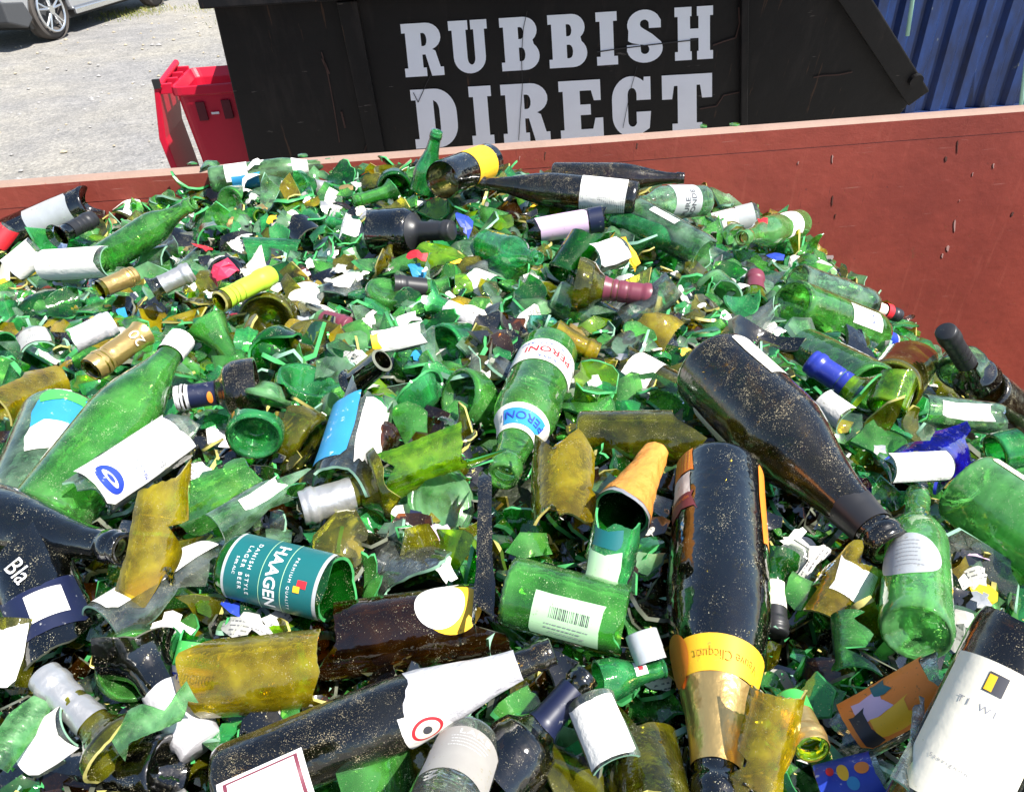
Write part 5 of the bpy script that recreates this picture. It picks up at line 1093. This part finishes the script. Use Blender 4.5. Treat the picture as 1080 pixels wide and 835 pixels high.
# single shards, each a broken piece of curved wall
def shard_mesh(r0, size, seed, thick=.003, elong=1.0, full=True, notch=.06):
    """irregular polygon bent to a bottle's curve"""
    r_ = random.Random(seed); n = r_.randint(5, 8); pts = []
    for i in range(n):
        a = 2*math.pi*(i+r_.uniform(-.3, .3))/n; q = size*.5*r_.uniform(.55, 1.2); pts.append((q*math.cos(a)*elong, q*math.sin(a)/elong**.5))
    ring = []
    for i in range(n):
        (x0, y0), (x1, y1) = pts[i], pts[(i+1) % n]; ring.append((x0, y0))
        if full: m = r_.uniform(.35, .65); k = r_.uniform(-notch, notch)*size; L_ = math.hypot(x1-x0, y1-y0) or 1; ring.append((x0+(x1-x0)*m-(y1-y0)/L_*k, y0+(y1-y0)*m+(x1-x0)/L_*k))
    m = len(ring); lay = [(0, 0)]+[(x*.55, y*.55) for x, y in ring]+ring; V = []; Fs = []; mi = []
    for off in (0, -thick):
        for x, y in lay: a = x/r0; V.append(((r0+off)*math.sin(a), y, (r0+off)*math.cos(a)-r0))
    k = len(lay)
    for o_2, fl in ((0, 0), (k, 1)):
        for j in range(m):
            j2 = (j+1) % m; t3 = (o_2, o_2+1+j, o_2+1+j2); q4 = (o_2+1+j, o_2+1+m+j, o_2+1+m+j2, o_2+1+j2)
            Fs += [t3[::-1] if fl else t3, q4[::-1] if fl else q4]; mi += [0, 0]
    b = len(V)
    for j in range(m): V.append(V[1+m+j]); V.append(V[k+1+m+j])
    for j in range(m): j2 = (j+1) % m; Fs.append((b+2*j, b+2*j+1, b+2*j2+1, b+2*j2)); mi.append(1)
    return V, Fs, mi
SHAPEW = ('pointed', 'chunky', 'curved')
cnt = 0
for i in range(292):
    q = pick(15 if i < 160 else 10, hg=2, tries=500)
    if not q: continue
    x, y = q; g = pick_glass(x, y); p = hit(x, y, rng.uniform(-.004, .012)); big = i < 130
    size = rng.uniform(.045, .085) if big else rng.uniform(.028, .048); el_ = rng.choice((1, 1.2, 1.5, 1.9))
    size = min(size, (hero_gap(x, y)*2+34)/F*p.dot(fw)*1.1)
    V, Fs, mi = shard_mesh(rng.choice((.03, .0375, .041)), size, 5000+i, elong=el_)
    n_, t, b_ = orient(p, 1.0, .25)
    if rng.random() < .3: n_ = -n_; b_ = n_.cross(t)
    M = Matrix(((t.x, b_.x, n_.x, p.x), (t.y, b_.y, n_.y, p.y), (t.z, b_.z, n_.z, p.z), (0, 0, 0, 1)))
    sz = 'large' if size > .055 else ('small' if size < .036 else '')
    desc = f'{sz} {GNAME[g]} {"long narrow" if el_ > 1.5 else ""} glass shard'.replace('  ', ' ').strip()
    mats = [G[g], EG[EDGE[g]]]
    if rng.random() < .10 and big:
        o = empty('glass_shard', M); mesh_obj('glass_wall', V, Fs, mats, o, mi); cc = rng.choice(('sprint', 'sprint', 'white', 'cream', 'grey'))
        V2, F2, m2 = shard_mesh(.0385, size*.7, 9000+i, thick=.0003, elong=el_); V2 = [(a, b, c+.0009) for a, b, c in V2]
        mesh_obj('label', V2, F2, [P[cc]], o); desc = f'{GNAME[g]} shard with a {dict(grey="silver", skyblue="sky blue", sprint="white", wprint="white").get(cc, cc)} label scrap'
    else: o = mesh_obj('glass_shard', V, Fs, mats, None, mi, mw=M)
    lab, grp = auto_label(desc, x, y, ('steeply tilted',) if n_.z < .8 and n_.z > -.8 else ('flat-lying',))
    tag(o, lab, 'glass shard', grp or 'single glass shards on the heap')
    PLACED.append((x, y, .9 if big else .7)); cnt += 1

# scraps of paper, foil and loose caps
def crumple(w, h, seed, amp=.12):
    r_ = random.Random(seed); n = 6; V = []; Fs = []; ph = [r_.uniform(0, 6) for _ in range(4)]
    for j in range(n+1):
        for i in range(n+1):
            u, v = i/n-.5, j/n-.5; ed = 1+.12*r_.uniform(-1, 1)*(abs(u) > .45 or abs(v) > .45)
            V.append((u*w*ed, v*h*ed, w*amp*(math.sin(u*4+ph[0])+.6*math.sin(v*5+ph[1])+.22*r_.uniform(-1, 1))))
    for j in range(n):
        for i in range(n):
            if i in (0, n-1) and j in (0, n-1) and r_.random() < .7: continue
            a = j*(n+1)+i; Fs.append((a, a+1, a+n+2, a+n+1))
    return V, Fs
SC_COL = ['white']*12+['sprint']*14+['gprint']*8+['cream']*6+['yellow']*5+['gold']*4+['silver']*8+['skyblue']*2+['red']*2+['orange']*2+['navy']*1+['blue']*1+['lilac']*1+['greylab']*4
CNAME = {'sprint': 'printed white', 'gprint': 'printed grey', 'greylab': 'dark grey', 'grey': 'silver', 'skyblue': 'sky blue', 'pink': 'crimson', 'gold': 'gold foil', 'silver': 'silver foil'}
def scrap(x, y, col, w, h, seed, label=None, dz=.01, face=.3):
    p = hit(x, y, dz); V, Fs, _m = shard_mesh(rng.choice((.02, .03, .0375)), (w+h)*.6, 40000+seed, thick=.0004, elong=rng.choice((1.1, 1.5, 2.0)), notch=.22); n_, t, b_ = orient(p, .8, face)
    M = Matrix(((t.x, b_.x, n_.x, p.x), (t.y, b_.y, n_.y, p.y), (t.z, b_.z, n_.z, p.z), (0, 0, 0, 1)))
    o = mesh_obj('label_scrap', V, Fs, [P[col]], None, mw=M, smooth=False)
    if not label:
        label, grp = auto_label(f'{"small " if w < .026 else ""}torn {CNAME.get(col, col)} scrap', x, y, ('tilted',))
    else: grp = None
    tag(o, label, 'label scrap', grp or 'torn labels and foil on the heap'); PLACED.append((x, y, .7))
scrap(232, 282, 'pink', .055, .03, 1, 'crumpled crimson label scrap above the lime green capsule', .045)
scrap(440, 268, 'red', .03, .018, 2, 'small bright red scrap below the level black neck', .03)
scrap(490, 232, 'blue', .035, .028, 3, 'blue and white looking scrap right of the level black neck', .04)
scrap(368, 238, 'white', .05, .04, 4, 'white crumpled scrap left of the level black neck', .04)
scrap(262, 186, 'white', .03, .03, 5, 'white scrap above the far bottle with blue labels', .03)
scrap(660, 262, 'yellow', .035, .03, 6, 'bright yellow scrap beside the white fragment on the upper slope', .05)
scrap(805, 236, 'red', .03, .016, 7, 'red scrap resting at the base end of the long green bottle', .075)
scrap(815, 268, 'blue', .035, .02, 8, 'deep blue scrap below the base end of the long green bottle', .05)
scrap(268, 172, 'white', .02, .02, 9, 'tiny white scrap by the rim below the red bin', .05)
for i in range(120):
    q = pick(8, hg=1, tries=300)
    if not q: continue
    w = rng.uniform(.010, .027); scrap(q[0], q[1], rng.choice(SC_COL), w, w*rng.uniform(.5, 1.1), 100+i, dz=rng.uniform(.004, .016))
# a bent flake of glass and foil left on the rim itself
V, Fs, mi = shard_mesh(.02, .06, 777, elong=1.8); pr_ = ray(223, 170); pr_ = pr_*((RIM+.012)/pr_.z)
tag(mesh_obj('glass_shard', V, Fs, [G['frost'], EG['pale']], None, mi, mw=Matrix.Translation(pr_) @ Matrix.Rotation(.3, 4, 'Y')), 'greyish bent glass flake lying on the rim in front of the red bin', 'glass shard')
for (x_, y_) in ((203, 171), (742, 132), (775, 130), (318, 163)):
    V, Fs, mi = shard_mesh(.03, .022, int(x_), elong=1.2); pr_ = ray(x_, y_); pr_ = pr_*((RIM+.004)/pr_.z)
    tag(mesh_obj('glass_shard', V, Fs, [G['lime'], EG['green']], None, mi, mw=Matrix.Translation(pr_)), f'tiny lime glass crumb on the rim, {"left of the bent grey flake" if x_ < 210 else "left of the upright green neck" if x_ < 400 else "under the letter H" if x_ < 760 else "right of the letter T"}', 'glass shard', 'glass crumbs on the rim')

# ------------------------------------------------------------------ the mass of small cullet beneath
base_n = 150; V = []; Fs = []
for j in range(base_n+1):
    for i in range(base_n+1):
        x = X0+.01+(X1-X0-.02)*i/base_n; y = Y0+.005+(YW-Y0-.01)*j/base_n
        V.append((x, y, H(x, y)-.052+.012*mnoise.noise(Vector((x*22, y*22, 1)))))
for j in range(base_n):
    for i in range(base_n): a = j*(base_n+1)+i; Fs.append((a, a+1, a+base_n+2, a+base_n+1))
tag(mesh_obj('dark_heap_core', V, Fs, [solid('heap_gap_shade', (.018, .022, .012), .5, var=.8, scale=120, bump=.006, bscale=150, dirt=(.10, .12, .04), dth=.6)]), kind='stuff')  # near-black sheet inside the heap: shade of the gaps put into its colour
names = ['bright', 'emerald', 'pale', 'deep', 'olive', 'yellow', 'clear', 'frost', 'lime', 'dark', 'brown', 'aqua']
wts = [.25, .19, .12, .08, .11, .06, .06, .08, .03, .07, .02, .01]
paper = ['sprint', 'cream', 'yellow', 'silver', 'gold', 'black', 'greylab']
mats = [G[k] for k in names]+[EG['green'], EG['pale'], EG['yellow'], EG['dark']]+[P[k] for k in paper]
EI = {'green': 12, 'pale': 13, 'yellow': 14, 'dark': 15, 'blue': 13}
V = []; Fs = []; MI = []
lib = [shard_mesh(rng.choice((.03, .0375)), 1.0*.03, 20000+i, thick=.0028, elong=rng.choice((1, 1.2, 1.6, 2.2)), full=rng.random() < .4) for i in range(70)]
lib = [(np.array(v), f, np.array(m)) for v, f, m in lib]
hs = [(a_, b_, r) for a_, b_, r, *_ in HERO]
hA = np.array([tuple(a_) for a_, _, _ in hs]); hB = np.array([tuple(b_) for _, b_, _ in hs]); hR = np.array([r for *_, r in hs])
hv = hB-hA; hl = np.maximum((hv**2).sum(1), 1e-9)
NB = 11500; k = 0; tries = 0; Vl = []; nv = 0
while k < NB and tries < NB*4:
    tries += 1
    if rng.random() < .76:
        x = rng.uniform(-60, 1140); y = rng.uniform(175, 900) if rng.random() > .42 else rng.uniform(175, 400)
        if y < sil(x)+3: continue
        p = hit(x, y, rng.uniform(-.05, .004))
    else:
        xx = rng.uniform(-1.7, 2.0); yy = rng.uniform(Y0+.04, YW-.03); p = Vector((xx, yy, H(xx, yy)+rng.uniform(-.05, -.015)))
    if p.y > YW-.012: continue
    pv = np.array(tuple(p)); tt = np.clip(((pv-hA)*hv).sum(1)/hl, 0, 1); dd = np.sqrt(((pv-hA-hv*tt[:, None])**2).sum(1))
    s = rng.uniform(.35, 1.15)*(1 if rng.random() < .8 else 1.6)*(.95+.32*min(1.6, p.length))
    if (dd < hR+.006*s).any(): continue
    v, f, m = lib[rng.randrange(len(lib))]; n_, t, b_ = orient(p, 1.4, .1)
    if rng.random() < .4: n_ = -n_; b_ = n_.cross(t)
    RM = np.array([tuple(t), tuple(b_), tuple(n_)])
    sv = v.copy(); sv[:, :2] *= s; sv[:, 2] *= s
    Vl.append(sv@RM+pv)
    if rng.random() < (.05 if p.length > .8 else .02): gi = 16+rng.choices(range(7), (.42, .14, .12, .1, .06, .1, .06))[0]; mm = [gi]*len(m)
    else:
        gi = rng.choices(range(12), wts)[0]
        if p.length < .8 and rng.random() < .58: gi = rng.choice((9, 9, 9, 3, 4, 10))  # more dark glass close by: deep shade between bottles put into the colour
        e = EI[EDGE[names[gi]]]; mm = [gi if q == 0 else e for q in m]
    Fs += [tuple(nv+i for i in ff) for ff in f]; MI += mm; nv += len(v); k += 1
V = np.concatenate(Vl)
me = bpy.data.meshes.new('broken_glass'); me.from_pydata(V.tolist(), [], Fs)
for m_ in mats: me.materials.append(m_)
me.polygons.foreach_set('material_index', MI); me.polygons.foreach_set('use_smooth', [True]*len(Fs)); me.update()
o = bpy.data.objects.new('broken_glass', me); COL.objects.link(o); tag(o, kind='stuff')
# crumbs and splinters, a few millimetres each, scattered over everything
lib2 = []
for i in range(20):
    r_ = random.Random(i); a = [(r_.uniform(-1, 1), r_.uniform(-1, 1), r_.uniform(-.5, .5)) for _ in range(4)]; lib2.append(np.array(a))
V = []; Fs = []; MI = []; nv = 0
for i in range(9000):
    x = rng.uniform(-20, 1100); y = rng.uniform(175, 860)
    if y < sil(x)+3: continue
    p = hit(x, y, rng.uniform(-.03, .006)); pv = np.array(tuple(p)); s = rng.uniform(.0012, .0042)
    tt = np.clip(((pv-hA)*hv).sum(1)/hl, 0, 1); dd = np.sqrt(((pv-hA-hv*tt[:, None])**2).sum(1))
    if (dd < hR).any(): continue
    V.append(lib2[i % 20]*s*np.array([1, rng.uniform(.5, 1), 1])+pv); Fs += [(nv, nv+1, nv+2), (nv, nv+2, nv+3), (nv, nv+3, nv+1), (nv+1, nv+3, nv+2)]; MI += [rng.choices((0, 1, 2, 3, 4), (.35, .2, .2, .1, .15))[0]]*4; nv += 4
me = bpy.data.meshes.new('glass_crumbs'); me.from_pydata(np.concatenate(V).tolist(), [], Fs)
for m_ in (EG['green'], EG['pale'], EG['yellow'], P['white'], G['bright']): me.materials.append(m_)
me.polygons.foreach_set('material_index', MI); me.update()
o = bpy.data.objects.new('glass_crumbs', me); COL.objects.link(o); tag(o, kind='stuff')
for o in COL.objects:
    if 'label' in o and not 4 <= len(o['label'].split()) <= 16: print('LONG', len(o['label'].split()), o['label'])
print('mid', n_mid, 'shards', cnt, 'bed', k)
